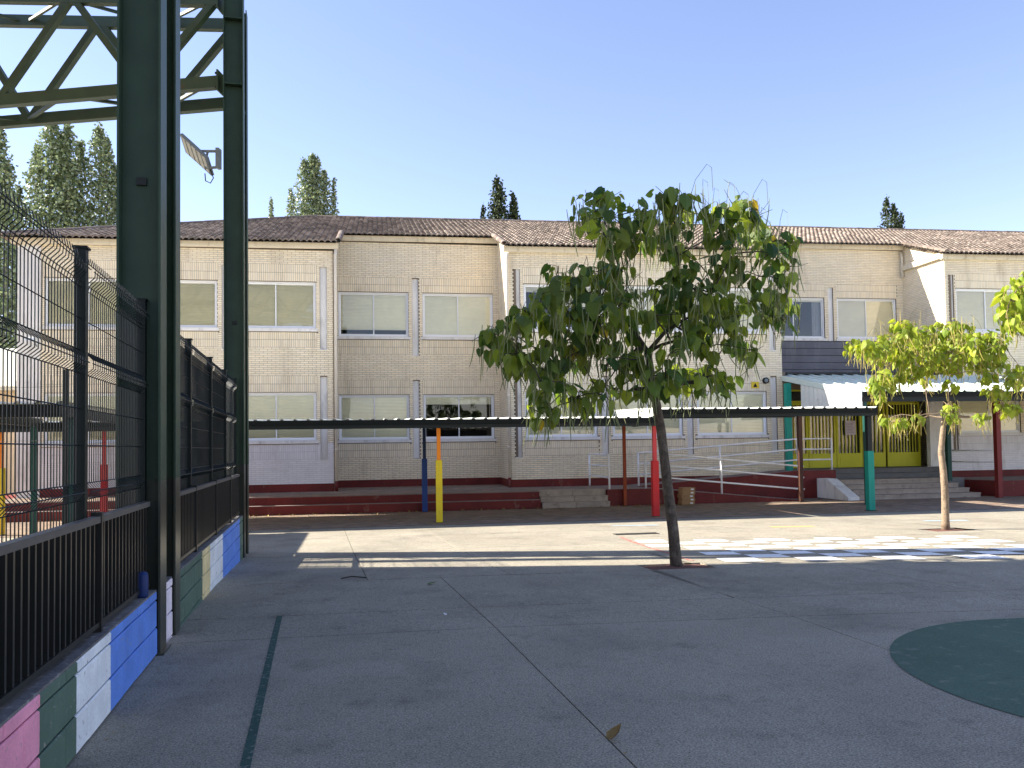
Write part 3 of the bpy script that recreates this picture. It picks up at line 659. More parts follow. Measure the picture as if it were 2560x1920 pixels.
for i in range(nx):
    x = HX0+i*TP; inbay = x < -1.2 or 4.1 < x < 14.1 or x > 20.05
    y = HY0-.06 if inbay else 29.02
    while y < RIDGE-.05:
        y2 = min(y+TR, RIDGE); jx_ = rng.uniform(-.006, .006); jz = rng.uniform(-.005, .006)
        if hipx(y+.1) < x+.08:
            n = len(tm.v)
            for px, pz in prof: tm.v.append((x+px*TP+jx_, y, ZR(y, x)+pz+.032+jz))
            for px, pz in prof: tm.v.append((x+px*TP+jx_, y2+.03, ZR(y2+.03, x)+pz*.9-.004+jz))
            for px, pz in prof: tm.v.append((x+px*TP+jx_, y+.005, ZR(y, x)+pz-.022))
            for k in range(4): tm.f += [(n+k, n+k+1, n+k+6, n+k+5), (n+10+k, n+11+k, n+k+1, n+k)]
        y += TR
tm.build('roof_tiles', 'roof_tile', ROOF, kind='stuff')
def half_tube(L, r, m, name):
    b = MB(); k = 7
    for yy, rr in ((0, r*1.08), (L, r*.92)):
        for j in range(k): t = math.pi*(j/(k-1)); b.v.append((yy, rr*math.cos(t), rr*math.sin(t)*.9))
    for j in range(k-1): b.f.append((j, j+1, j+1+k, j+k))
    for yy in (0,):
        for j in range(k): t = math.pi*(j/(k-1)); b.v.append((yy, (r*1.08-.03)*math.cos(t), (r*1.08-.03)*math.sin(t)*.9))
    for j in range(k-1): b.f.append((j+1, j, 2*k+j, 2*k+j+1))
    me = bpy.data.meshes.new(name); me.from_pydata(b.v, [], b.f); me.materials.append(MATS[m]); return me
rt_me = half_tube(.46, .13, 'ridge', 'ridge_tile'); vt_me = half_tube(.36, .10, 'ridge', 'verge_tile')
x = HXR
while x < 31:
    inst(rt_me, 'ridge_tile', ROOF, (x, RIDGE, ZR(RIDGE, x)-.01+rng.uniform(-.006, .006)), (rng.uniform(-.02, .02), -.03, rng.uniform(-.012, .012))); x += .41
hl = math.dist((HX0, HY0), (HXR, RIDGE)); ang = math.atan2(RIDGE-HY0, HXR-HX0); dz = (ZR(RIDGE, HXR)-ZR(HY0, HX0)); n = int(hl/.4)
for i in range(n):
    t = i/n; inst(rt_me, 'ridge_tile', ROOF, (HX0+(HXR-HX0)*t, HY0+(RIDGE-HY0)*t, ZR(HY0, HX0)+dz*t+.0+rng.uniform(-.005, .005)), (0, -math.atan2(dz, hl)-.03, ang))
for vx in (-1.1, 4.2, 14.15, 20.2):
    for i in range(8):
        y = HY0-.05+i*.31; inst(vt_me, 'verge_tile', ROOF, (vx, y, ZR(y, vx)+.03), (0, -math.atan(.36)-.05, math.pi/2))
# vestibule with yellow-green doors under the entrance canopy
DY = 27.55; DZ = .62
part('vestibule_wall', 'plaster_white', (19.62, 20.38, 27.0, 27.2, .2, 3.9)); part('vestibule_wall', 'mortar', (14.0, 14.12, 27.02, 29.38, .3, 4.0), (14.12, 19.6, DY, DY+.2, 3.42, 4.0)); part('vestibule_floor', 'grey_step', (14.02, 20.3, 27.35, 29.3, .3, .618)); part('vestibule_back', 'interior', (14.02, 20.38, 29.1, 29.3, .62, 4.0), (14.02, 20.38, 27.2, 29.1, 3.95, 4.02))
def door(x0, x1, bars, boards, name='door', sheet=True):
    f = MB(); t = .07
    f.box(x0, x1, DY-.03, DY+.03, DZ+.01, DZ+.52); f.box(x0, x0+t, DY-.031, DY+.031, DZ+.52, 2.95); f.box(x1-t, x1, DY-.031, DY+.031, DZ+.52, 2.95); f.box(x0+t, x1-t, DY-.029, DY+.029, 2.87, 2.95)
    d = f.build(name, 'lime', BLD); n = bars; w = (x1-x0-2*t)/(n+1)
    for i in range(n):
        xx = x0+t+(i+1)*w; MB().box(xx-.015, xx+.015, DY-.025, DY-.0, DZ+.52, 2.87).build('bar', 'lime', d)
    if boards:
        m = 5; w = (x1-x0-2*t)/m
        for i in range(m): MB().box(x0+t+i*w+.03, x0+t+(i+1)*w-.025, DY+.035, DY+.05, DZ+.52, 2.86).build('board', 'cream_board', d)
    MB().poly([(x0+t, DY+.02, DZ+.52), (x1-t, DY+.02, DZ+.52), (x1-t, DY+.02, 2.87), (x0+t, DY+.02, 2.87)]).build('pane', 'window_glass' if not boards else 'window_glass', d)
    for zz in (.03,): pass
    MB().box(x0+.12, x1-.12, DY-.036, DY-.030, DZ+.08, DZ+.46).build('kick_panel', 'lime', d)
    return d
door(14.15, 15.2, 5, True, 'door_panel'); door(15.22, 16.28, 6, True, 'door_panel'); d3 = door(16.30, 17.28, 5, False); d4 = door(17.30, 18.2, 4, False); door(18.28, 19.6, 9, False, 'door_panel')
MB().tube([(17.35, DY-.05, 1.55), (17.35, DY-.05, 1.75)], .012, 6).build('handle', 'steel_dark', d4); MB().box(17.33, 17.37, DY-.035, DY-.03, 1.35, 1.8).build('lock_plate', 'steel_dark', d4)
for x0, x1 in ((14.15, 15.2), (15.22, 16.28), (16.30, 18.2), (18.28, 19.6)):
    b = MB(); b.box(x0, x1, DY-.03, DY+.03, 2.96, 3.02); b.box(x0, x1, DY-.03, DY+.03, 3.36, 3.42); b.box(x0, x0+.05, DY-.029, DY+.029, 3.02, 3.36); b.box(x1-.05, x1, DY-.029, DY+.029, 3.02, 3.36)
    tr = b.build('transom', 'lime', BLD); MB().poly([(x0+.05, DY, 3.02), (x1-.05, DY, 3.02), (x1-.05, DY, 3.36), (x0+.05, DY, 3.36)]).build('pane', 'window_glass', tr)
nt_ = tag(MB().box(16.62, 17.02, DY-.075, DY-.066, 1.78, 2.30).build('notice', 'paper', None), 'pinkish paper notice with printed lines fixed to the yellow green door', 'notice')
for i in range(7): MB().box(16.66, 16.95-.03*(i % 3), DY-.078, DY-.0755, 2.2-i*.055, 2.215-i*.055).build('text_line', 'lamp_grey', nt_)
MB().box(16.64, 17.0, DY-.066, DY-.026, 2.2, 2.24).build('clip', 'steel_dark', nt_)
# alarm siren and yellow sign on the brick by the entrance
al = thing('alarm_siren', 'round black alarm bell on the brick wall beside the entrance canopy', 'alarm', (13.36, 26.98, 3.70))
b = MB(); b.tube([(13.36, 26.985, 3.7), (13.36, 26.90, 3.7)], .11, 16); b.build('drum', 'black_rubber', al, smooth=False); MB().tube([(13.36, 26.90, 3.7), (13.36, 26.885, 3.7)], [.07, .02], 14).build('dome', 'lamp_grey', al)
ys = thing('warning_sign', 'small yellow sign with dark symbol on the brick wall under the alarm bell', 'sign', (12.98, 26.98, 3.56))
MB().box(12.84, 13.12, 26.968, 26.986, 3.44, 3.66).build('plate', 'sign_yellow', ys); MB().poly([(12.90, 26.966, 3.48), (13.06, 26.966, 3.48), (12.98, 26.966, 3.62)]).build('symbol', 'black_rubber', ys)

# ---------------------------------------------------------------- covered walkway canopies
def corrugated(x0, x1, yf, zf, yr, zr, pitch, rib, h):
    """ribbed sheet: flat pans with narrow raised ribs, thickness below"""
    b = MB(); xs = []; x = x0
    while x < x1:
        for dx, dz in ((0, 0), (pitch-rib*2, 0), (pitch-rib*1.5, h), (pitch-rib*.5, h)): xs.append((min(x+dx, x1), dz))
        x += pitch
    xs.append((x1, 0))
    for (xa, za), (xb, zb) in zip(xs[:-1], xs[1:]):
        if xb-xa < 1e-4: continue
        b.poly([(xa, yf, zf+za), (xb, yf, zf+zb), (xb, yr, zr+zb), (xa, yr, zr+za)])
        b.poly([(xb, yf+.002, zf+zb-.012), (xa, yf+.002, zf+za-.012), (xa, yr, zr+za-.012), (xb, yr, zr+zb-.012)])
        b.poly([(xa, yf, zf+za-.012), (xb, yf, zf+zb-.012), (xb, yf, zf+zb), (xa, yf, zf+za)])
    return b
def canopy(label, x0, x1, zb, posts, left_end=True):
    """gutter beam in front, posts in two rows, ribbed sheet rising slightly to the rear"""
    t = thing('walkway_canopy', label, 'canopy', ((x0+x1)/2, 22.3, PV), 'covered walkway along the building')
    YF, YR_ = 20.02, 24.55
    b = MB(); b.box(x0, x1, YF, YF+.16, zb+.075, zb+.205); b.build('gutter', 'canopy_steel', t)
    b = MB(); b.box(x0, x1, YF+.03, YF+.14, zb, zb+.083); b.build('front_beam', 'steel_dark', t)
    MB().box(x0, x1, YR_-.16, YR_-.04, zb+.12, zb+.26).build('rear_beam', 'steel_dark', t)
    corrugated(x0, x1, YF+.02, zb+.21, YR_, zb+.21+.13, .30, .05, .035).build('roof_sheet', 'canopy_sheet', t)
    n = int((x1-x0)/2.85)
    for i in range(n+1):
        xx = x0+.06+(x1-x0-.12)*i/max(n, 1); MB().bar((xx, YF+.16, zb+.13), (xx, YR_-.04, zb+.25), .06, .12).build('rafter', 'steel_dark', t)
    for k in range(3):
        yy = YF+1.1*(k+1); MB().box(x0+.02, x1-.02, yy-.03, yy+.03, zb+.20+.0287*(yy-YF)-.07, zb+.20+.0287*(yy-YF)-.02).build('purlin', 'steel_dark', t)
    MB().hexa([(x0-.012, YF+.02, zb+.06), (x0-.002, YF+.02, zb+.06), (x0-.002, YR_, zb+.06), (x0-.012, YR_, zb+.06), (x0-.012, YF+.02, zb+.255), (x0-.002, YF+.02, zb+.255), (x0-.002, YR_, zb+.385), (x0-.012, YR_, zb+.385)]).build('end_fascia', 'canopy_sheet', t)
    for (px, py, w, c_top, c_pad, zp, padw) in posts:
        p = MB().box(px-w/2, px+w/2, py-w/2, py+w/2, PV, zb+(.05 if py < 22 else .15)).build('post', c_top, t)
        if c_pad:
            q = MB().box(px-padw/2, px+padw/2, py-padw/2, py+padw/2, PV+.02, zp).build('pad', c_pad, p)
            MB().box(px+padw*.12, px+padw*.2, py-padw/2-.004, py-padw/2-.001, PV+.03, zp-.02).build('seam', c_pad, q)
        MB().box(px-w*.9, px+w*.9, py-w*.9, py+w*.9, PV+.001, PV+.015).build('base_plate', 'steel_dark', p)
    return t
canopy('low front walkway canopy on yellow and blue posts left of the near tree', -10.5, 7.06, 2.0,
       [(1.52, 20.30, .09, 'orange', 'yellow', 1.22, .15), (1.38, 23.90, .09, 'navy', 'blue', 1.22, .15), (7.02, 20.36, .09, 'red_light', 'red', 1.12, .16), 
        (-4.2, 20.30, .09, 'navy', 'blue', 1.2, .15), (-4.2, 23.9, .09, 'navy', 'blue', 1.2, .15), (-8.3, 20.3, .09, 'orange', 'yellow', 1.2, .15), (-7.2, 23.9, .09, 'red_light', 'red', 1.2, .15)])
canopy('raised walkway canopy on teal padded post between the near tree and the entrance', 7.10, 13.05, 2.21,
       [(12.93, 20.28, .12, 'steel_dark', 'teal', 1.28, .17), (13.0, 24.05, .12, 'brown', None, 0, 0), (7.42, 24.28, .085, 'rust', None, 0, 0)])
# side wing put in behind the court fence, shaped to cast the court's edge shade
wg = thing('walkway_canopy', 'side wing of the walkway canopy behind the dark netted fence, shaped to shade the court edge', 'canopy', (-6.0, 17.0, gz(17)), 'covered walkway along the building')
wr = corrugated(-6.0, -3.93, 14.3, 2.30, 20.2, 2.36, .30, .05, .035); wr.v = [FP(*p) for p in wr.v]; wr.build('roof_sheet', 'canopy_sheet', wg)
MB(FP).box(-6.0, -3.93, 14.3, 14.4, 2.08, 2.28).build('gutter', 'canopy_steel', wg); MB(FP).box(-4.03, -3.93, 14.4, 20.2, 2.1, 2.28).build('side_beam', 'steel_dark', wg); MB(FP).box(-6.0, -5.9, 14.4, 20.2, 2.1, 2.28).build('side_beam', 'steel_dark', wg)
for px, py, c in ((-3.98, 19.8, 'navy'), (-5.95, 19.8, 'dark_green'), (-5.95, 14.9, 'navy'), (-3.98, 15.2, 'dark_green')): MB(FP).box(px-.05, px+.05, py-.05, py+.05, gz(py)-.02, 2.1).build('post', c, wg)

# entrance canopy: white ribbed sheet falling to the front, boarded side
EC = thing('entrance_canopy', 'pale green ribbed entrance canopy with white boarded side', 'canopy', (18, 25, DZ))
EX0, EYF, EZF, EYB, EZB = 14.0, 22.2, 2.96, 27.5, 3.92
def ez(y): return EZF+(EZB-EZF)*(y-EYF)/(EYB-EYF)
corrugated(EX0, 30, EYF, EZF+.03, EYB, EZB+.03, .42, .055, .045).build('roof_sheet', 'entrance_sheet', EC)
MB().hexa([(EX0-.03, EYF, EZF-.13), (EX0-.003, EYF, EZF-.13), (EX0-.003, EYB, EZB-.13), (EX0-.03, EYB, EZB-.13), (EX0-.03, EYF, EZF+.05), (EX0-.003, EYF, EZF+.05), (EX0-.003, EYB, EZB+.05), (EX0-.03, EYB, EZB+.05)]).build('verge_board', 'entrance_sheet', EC)
MB().box(EX0, 30, EYF-.03, EYF+.0, EZF-.11, EZF+.028).build('front_fascia', 'canopy_steel', EC)
MB().box(EX0, 30, EYF+.02, EYF+.14, EZF-.26, EZF-.02).build('front_beam', 'steel_dark', EC)
y = EYF+.02
while y < 25.6:
    y1 = y+.262; MB().hexa([(EX0-.012, y+.008, 2.42), (EX0+.02, y+.008, 2.42), (EX0+.02, y1, 2.42), (EX0-.012, y1, 2.42), (EX0-.012, y+.008, ez(y)-.14), (EX0+.02, y+.008, ez(y)-.14), (EX0+.02, y1, ez(y1)-.14), (EX0-.012, y1, ez(y1)-.14)]).build('board', 'canopy_sheet', EC); y += .27
MB().bar((EX0+.05, EYF+.1, EZF-.09), (EX0+.05, EYB, EZB-.09), .08, .12).build('rafter', 'steel_dark', EC)
MB().bar((20.4, EYF+.1, EZF-.09), (20.4, EYB-.6, EZB-.2), .08, .12).build('rafter', 'steel_dark', EC)
MB().box(14.06, 14.16, EYF+.04, EYF+.14, PV, EZF-.26).build('post', 'dark_green', EC)
MB().box(13.72, 13.90, 26.2, 26.38, .596, 3.55).build('post', 'teal', EC)
MB().box(18.72, 18.86, 24.9, 25.04, .2, ez(25)-.0).build('post', 'dark_green', EC)
MB().box(19.47, 19.63, 23.58, 23.74, PV, ez(23.6)-.0).build('post', 'dark_red', EC)

# ---------------------------------------------------------------- white tube railings
def railing(label, runs, posts):
    """runs: lists of points at rail foot height; posts: (point, height)"""
    p0 = posts[0][0]; t = thing('handrail', label, 'railing', p0, 'white tube handrails of the ramp and platform')
    for (p, h) in posts: MB().tube([p, (p[0], p[1], p[2]+h)], .031, 8).build('post', 'white_tube', t, smooth=True)
    for run, hs in runs:
        for h in hs: MB().tube([(x, y, z+h) for x, y, z in run], .027, 8).build('rail', 'white_tube', t, smooth=True)
    return t
def lr(x): return PZ+(PV-PZ)*(x-8.3)/5.0 if x > 8.3 else PZ
def ur(x): return PZ+.40*(x-8.3)/5.6 if x > 8.3 else PZ
railing('white tube guard rail across the left end of the ramp', [([(7.0, 26.85, PZ), (7.0, 24.5, PZ)], (1.05, .70, .35))], [((7.0, 26.85, PZ), 1.06), ((7.0, 24.5, PZ), 1.06)])
railing('near white handrail sloping down along the front of the lower ramp', [([(8.15, 24.5, PZ), (8.3, 24.5, PZ), (13.35, 24.5, lr(13.3))], (1.08, .73, .36))], [((8.15, 24.5, PZ), 1.06), ((10.6, 24.5, lr(10.6)), 1.08), ((13.3, 24.5, lr(13.3)), 1.08)])
railing('far white handrail sloping up along the upper ramp to the doors', [([(8.4, 25.97, ur(8.4)), (13.95, 25.97, ur(13.9)), (15.18, 25.97, .60)], (1.06, .71, .36))], [((8.4, 25.97, ur(8.4)), 1.05), ((11.2, 25.97, ur(11.2)), 1.05), ((13.95, 25.97, .60), 1.06), ((15.18, 25.97, .60), 1.06)])
railing('short white guard rail on the right hand platform behind the red post', [([(19.55, 26.2, .21), (20.1, 24.35, .21)], (.98, .6))], [((19.55, 26.2, .21), 1.0), ((20.1, 24.35, .21), 1.0)])

# ---------------------------------------------------------------- boxes, bowl, litter
for i in range(5):
    z0 = PV+.002+i*.104; dx = [.0, .02, -.005, .03, .035][i]
    t = thing('cardboard_box', ['bottom', 'second from bottom', 'middle', 'second from top', 'topmost'][i]+' flat cardboard box in the stack by the red ramp wall', 'box', (9.3, 24.1, z0), 'stack of flat cardboard boxes')
    MB().box(9.10+dx, 9.50+dx, 23.98+dx*.6, 24.34, z0, z0+.101).build('carton', 'cardboard', t)
    MB().box(9.36+dx, 9.45+dx, 23.978+dx*.6, 23.979+dx*.6, z0+.03, z0+.075).build('sticker', 'label_white', t)
    MB().box(9.10+dx, 9.50+dx, 24.14, 24.18, z0+.1012, z0+.1016).build('tape', 'dry_leaf', t)
tag(MB().lathe((20.9, 23.85, PV), [(.02, .004), (.10, .004), (.16, .05), (.155, .052), (.10, .014), (.01, .012)], 20).build('bowl', 'bowl_white', None, smooth=True), 'shallow white dish on the paving by the right red wall', 'bowl')
LV = [(0, 0, 0), (0, .35, -.03), (0, .7, -.11), (0, 1.05, -.26), (.22, -.13, -.05), (.46, .12, -.13), (.38, .5, -.17), (.18, .82, -.22), (-.22, -.13, -.05), (-.46, .12, -.13), (-.38, .5, -.17), (-.18, .82, -.22)]
LF = [(0, 4, 5, 1), (1, 5, 6, 2), (2, 6, 7, 3), (8, 0, 1, 9), (9, 1, 2, 10), (10, 2, 3, 11)]
LVa = np.array(LV)
def loose_leaf(x, y, s, rz, tilt, m, label, curl=1.0):
    v = LVa.copy(); v[:, 2] *= -curl; rot = np.array(Matrix.Rotation(rz, 3, 'Z') @ Matrix.Rotation(tilt, 3, 'X')); v = (v*s) @ rot.T
    v[:, 2] -= v[:, 2].min()-.006; v += np.array((x, y, gz(y)))
    b = MB(); b.v = [tuple(k) for k in v]; b.f = list(LF); return tag(b.build('fallen_leaf', m, None), label, 'leaf')
p = at_y(1530, 1838, 4.05); loose_leaf(1.17, 4.16, .085, R(-70), .3, 'dry_leaf', 'curled dry yellow leaf lying on the slab joint in the foreground', 2.2)
loose_leaf(.58, 9.55, .10, R(-80), .1, 'green_leaf', 'small green fallen leaf flat on the shaded court', .7)
loose_leaf(.62, 7.6, .035, R(40), .2, 'bowl_white', 'tiny pale scrap on the shaded court near the slab joint', 1)
tw = tag(MB().tube([G(-.42, 10.32, .012), G(-.3, 10.42, .02), G(-.12, 10.3, .012)], .008, 5).build('fallen_twig', 'twig', None), 'thin curved dark twig lying on the shaded court', 'twig')
b = MB()
for i in range(420):
    x = rng.uniform(-9, 6.8) if i % 4 else rng.uniform(6.9, 9.5); y = 24.1-abs(rng.normal(0, .07))-(.0 if x < 4.8 else .12)
    if 4.8 < x < 6.9: y -= .0
    if i % 9 == 0: y -= rng.uniform(0, .8)
    s = rng.uniform(.03, .075); rot = np.array(Matrix.Rotation(rng.uniform(0, 6.28), 3, 'Z') @ Matrix.Rotation(rng.uniform(-.5, .5), 3, 'X')); v = (LVa*np.array((1, 1, -1.6))*s) @ rot.T; v[:, 2] -= v[:, 2].min()-.003
    n = len(b.v); b.v += [tuple(k) for k in v+np.array((x, y, PV))]; b.f += [tuple(n+k for k in f) for f in LF]
o = b.build('leaf_litter', 'dry_leaf', None, kind='stuff'); o['label'] = 'dry leaves blown against the foot of the red steps'

# ---------------------------------------------------------------- block wall along the court
BWY0, BWY1 = 1.2, 14.25
bw = thing('block_wall', 'low concrete block wall painted in pink green white blue and yellow fields', 'wall', FP(-1.27, 8, 0))
COLS = [(6.66, 6.95), (7.33, 7.58), (13.93, 14.22)]
def segs(a, b):
    return subtract((a, b), COLS)
core = MB(FP)
for a, b in segs(BWY0, BWY1): core.box(-1.34, -1.20, a+.004, b-.004, -.40, .462)
core.build('core', 'joint', bw)
blocks = {}
def block(y0, y1, z0, z1):
    j = rng.uniform(-.0025, .0025)
    b = MB(FP); x0, x1 = -1.37, -1.17+j; e = .007
    # chamfered front edges
    v = [(x0, y0, z0), (x1-e, y0, z0), (x1-e, y1, z0), (x0, y1, z0), (x0, y0, z1), (x1-e, y0, z1), (x1-e, y1, z1), (x0, y1, z1), (x1, y0+e, z0+e), (x1, y1-e, z0+e), (x1, y1-e, z1-e), (x1, y0+e, z1-e)]
    n = len(b.v); b.v += [b.P(p) for p in v]
    b.f += [(8, 9, 10, 11), (1, 2, 9, 8), (2, 6, 10, 9), (6, 5, 11, 10), (5, 1, 8, 11), (3, 2, 1, 0), (4, 5, 6, 7), (0, 1, 5, 4), (2, 3, 7, 6), (3, 0, 4, 7)]
    return b.build('block', 'painted_block', bw)
for ci, (z0, z1) in enumerate(((.410, .470), (.210, .400), (.010, .200), (-.192, 0), (-.392, -.2))):
    y = BWY0-(.2 if ci % 2 else .02)
    while y < BWY1:
        a, c = max(y, BWY0), min(y+.389, BWY1)
        if not (ci >= 3 and FP(-1.2, c, 0)[1] < (6.5 if ci == 3 else 13)):
            for p, q in segs(a, c): block(p, q, z0, z1)
        y += .4
cap = MB(FP)
for a, b in segs(BWY0, BWY1): cap.box(-1.372, -1.174, a, b, .4705, .484)
cap.build('coping', 'concrete_cap', bw)

# ---------------------------------------------------------------- bar railings on the wall
SEC = [(1.2, 1.72), (1.74, 3.44), (3.46, 5.18), (5.22, 6.62), (7.62, 9.01), (9.05, 10.73), (10.77, 12.47), (12.51, 13.88)]
RL = ['behind the camera side of the pink field', 'above the white and blue fields outside the frame', 'above the pink and green fields at the left edge', 'above the long blue field beside the big column', 'above the dark green field just past the big column', 'above the yellow and white fields', 'above the far blue field', 'shortest and farthest against the far column']
for k, (a, b) in enumerate(SEC):
    t = thing('bar_railing', 'black bar railing section '+RL[k], 'railing', FP(-1.235, (a+b)/2, .484), 'black bar railing sections on the block wall')
    MB(FP).box(-1.260, -1.210, a, b, 1.105, 1.142).build('top_rail', 'rail_top', t)
    MB(FP).box(-1.255, -1.215, a, b, .515, .545).build('bottom_rail', 'rail_steel', t)
    n = max(2, int(round((b-a)/.092)))
    for i in range(1, n):
        yy = a+(b-a)*i/n; MB(FP).box(-1.249, -1.221, yy-.011, yy+.011, .545, 1.105).build('bar', 'rail_steel', t)
    for yy in ((b,) if k not in (3,) else ()):
        if k != 7: MB(FP).box(-1.265, -1.205, yy-.0, yy+.035, .484, 1.165).build('post', 'rail_steel', t)

# ---------------------------------------------------------------- wire mesh fence behind the railing
FXF = -1.295; FT = 2.655
mf = thing('mesh_fence', 'tall dark green wire mesh fence with folded panels behind the bar railing', 'fence', FP(FXF, 7, .3))
PY = [1.75, 3.42, 5.09, 6.745, 9.06, 10.78, 12.41, 13.88]
for y in PY:
    p = MB(FP).box(FXF-.03, FXF+.03, y-.03, y+.03, .486, FT).build('post', 'fence_steel', mf); MB(FP).box(FXF-.04, FXF+.04, y-.04, y+.04, FT, FT+.012).build('cap', 'fence_steel', p)
prof_w = [(.30, 0), (.62, 0), (.67, .035), (.72, 0), (1.22, 0), (1.27, .04), (1.32, 0), (1.98, 0), (2.02, .045), (2.07, .045), (2.12, 0), (2.50, 0), (2.54, .012), (2.58, .05), (2.63, .055), (2.67, .01), (2.72, 0)]
prof_w = [(max(.5, 1.5+(z-1.5)*.935), d) for z, d in prof_w]
def wire_panel(xf, y0, y1, parent, to_left=False):
    b = MB(FP); n = int(round((y1-y0)/.05))
    for i in range(1, n):
        yy = y0+(y1-y0)*i/n; b.tube([(xf+.0+d, yy, z) for z, d in prof_w], .0031, 4, cap=False)
    for z, d in ((.62, 0), (.72, 0), (.97, 0), (1.22, 0), (1.27, .04), (1.32, 0), (1.55, 0), (1.77, 0), (1.98, 0), (2.045, .05), (2.12, 0), (2.31, 0), (2.50, 0), (2.53, .006), (2.605, .055)):
        z = 1.5+(z-1.5)*.935; b.tube([(xf+d+.004, y0, z), (xf+d+.004, y1, z)], .0034, 4, cap=False)
    return b.build('wire_panel', 'fence_steel', parent)
PAN = [(a, b) if a < 6.7 or a > 7 else (7.62, b) for a, b in zip(PY[:-1], PY[1:])]
for a, b in PAN: wire_panel(FXF, a+.035, b-.035, mf)
for a, b in PAN[:-1]:
    MB(FP).poly([(FXF-.012, a+.04, .49), (FXF-.012, b-.04, .49), (FXF-.012, b-.04, 1.10), (FXF-.012, a+.04, 1.10)]).build('shade_net', 'shade_net', mf)
    if a > 6: MB(FP).poly([(FXF-.014, a+.04, 1.10), (FXF-.014, b-.04, 1.10), (FXF-.014, b-.04, 2.55), (FXF-.014, a+.04, 2.55)]).build('shade_net', 'shade_net', mf)
# fence across the end of the court
Bang = R(-14.0); TU = np.array((math.cos(Bang), math.sin(Bang))); TN = np.array((-math.sin(Bang), math.cos(Bang))); T0 = np.array((-2.25, 14.05))
def TP3(s, o, z): p = T0+TU*s+TN*o; return (p[0], p[1], z)
ef = thing('mesh_fence', 'dark green wire mesh fence closing the far end of the court', 'fence', TP3(-6, -1.35, -.3))
for i in range(6):
    s = -2.0-i*1.75
    MB(TP3).box(s-.03, s+.03, -1.38, -1.32, -.35, 2.75).build('post', 'fence_steel', ef)
    if i == 2: MB(TP3).box(s-.22, s-.16, -1.38, -1.32, -.35, 2.65).build('post', 'fence_steel', ef)
for i in range(5):
    s1 = -2.03-i*1.75; s0 = s1-1.69; b = MB(TP3)
    for k in range(1, 9): ss = s0+(s1-s0)*k/9; b.tube([(ss, -1.35, -.28), (ss, -1.35, 2.6)], .0028, 3, cap=False)
    for z in (.1, .8, 1.7, 2.5): b.tube([(s0, -1.345, z), (s1, -1.345, z)], .003, 3, cap=False)
    b.build('wire_panel', 'fence_steel', ef)

# ---------------------------------------------------------------- steel frame and roof of the covered court
def i_column(xf, y0, y1, z0, z1, parent, name='shaft'):
    b = MB(FP); w, t = .31, .016; xa = xf-w/2; xb = xf+w/2; yc = (y0+y1)/2
    b.box(xb-t, xb, y0, y1, z0, z1); b.box(xa, xa+t, y0, y1, z0, z1); b.box(xa+t, xb-t, yc-.006, yc+.006, z0, z1)
    return b.build(name, 'green_steel', parent)
def twin_column(label, y0, zb, stiff=(), bracket=True):
    t = thing('steel_column', label, 'column', FP(-1.305, y0+.45, zb), 'twin steel columns of the court roof')
    i_column(-1.305, y0, y0+.25, zb, 9.05, t); i_column(-1.305, y0+.68, y0+.92, zb, 9.05, t)
    MB(FP).box(-1.33, -1.31, y0+.25, y0+.68, .49, 9.0).build('web_plate', 'green_steel', t)
    MB(FP).box(-1.30, -1.17, y0+.3, y0+.62, 7.2, 7.24).build('stiffener', 'green_steel', t)
    for zz in (7.46, 8.55): MB(FP).box(-1.44, -1.17, y0+.002, y0+.118, zz, zz+.016).build('stiffener', 'green_steel', t)
    for zz in (3.55,):
        MB(FP).box(-1.34, -1.27, y0+.095, y0+.118, zz, zz+.06).build('lug', 'steel_dark', t)
    MB(FP).box(-1.49, -1.12, y0-.04, y0+.29, zb, zb+.015).build('base_plate', 'green_steel', t)
    return t
c1 = twin_column('thick dark green twin steel column in the foreground beside the painted wall', 6.68, 0.0)
c2 = twin_column('slimmer looking far green steel column carrying the floodlight', 13.95, -.22)
def roof_z(s): return 8.90-.075*max(s, -5.0)          # the roof climbs towards mid span (s is negative)
def truss(label, base, nb):
    t = thing('roof_truss', label, 'truss', TPx(base, -8, .4, 7.6), 'box trusses spanning the covered court')
    S0 = -19.0
    BZ = lambda s: 7.55+.034*max(s, -5.0)
    def P(s, o, z): return TPx(base, s, o, z)
    for o in (.06, .86):
        q = MB(P); q.bar((S0, o, BZ(S0)), (-5, o, BZ(-5)), .13, .19); q.bar((-5, o, BZ(-5)), (-.12, o, BZ(-.12)), .13, .19); q.build('bottom_chord', 'truss_steel', t)
        q = MB(P); q.bar((S0, o, roof_z(S0)), (-5, o, roof_z(-5)), .12, .19); q.bar((-5, o, roof_z(-5)), (-.12, o, roof_z(-.12)), .12, .19); q.build('top_chord', 'truss_steel', t)
        i = 0; s = -.2
        while s > S0+2.6:
            MB(P).bar((s, o, roof_z(s)-.02), (s-1.2, o, BZ(s-1.2)+.05), .11, .11).build('diagonal', 'truss_steel', t)
            MB(P).bar((s-1.28, o, BZ(s-1.3)+.05), (s-2.42, o, roof_z(s-2.42)-.02), .11, .11).build('diagonal', 'truss_steel', t); s -= 2.5
    s = -.3; k = 0
    while s > S0+1:
        a, b = (.06, .86) if k % 2 == 0 else (.86, .06)
        MB(P).bar((s, a, BZ(s)), (s-1.2, b, BZ(s-1.2)), .05, .05).build('lacing', 'truss_steel', t); MB(P).bar((s, a, roof_z(s)+.0), (s-1.2, b, roof_z(s-1.2)), .045, .045).build('lacing', 'truss_steel', t)
        s -= 1.25; k += 1
    for zz in (BZ(-.12), roof_z(-.12)):
        MB(P).box(-.125, -.10, -.06, .18, zz-.17, zz+.17).build('end_plate', 'truss_steel', t)
        for q in (-.03, .15):
            for w in (-.12, .12): MB(P).box(-.155, -.125, q-.015, q+.015, zz+w-.015, zz+w+.015).build('bolt', 'steel_dark', t)
    return t
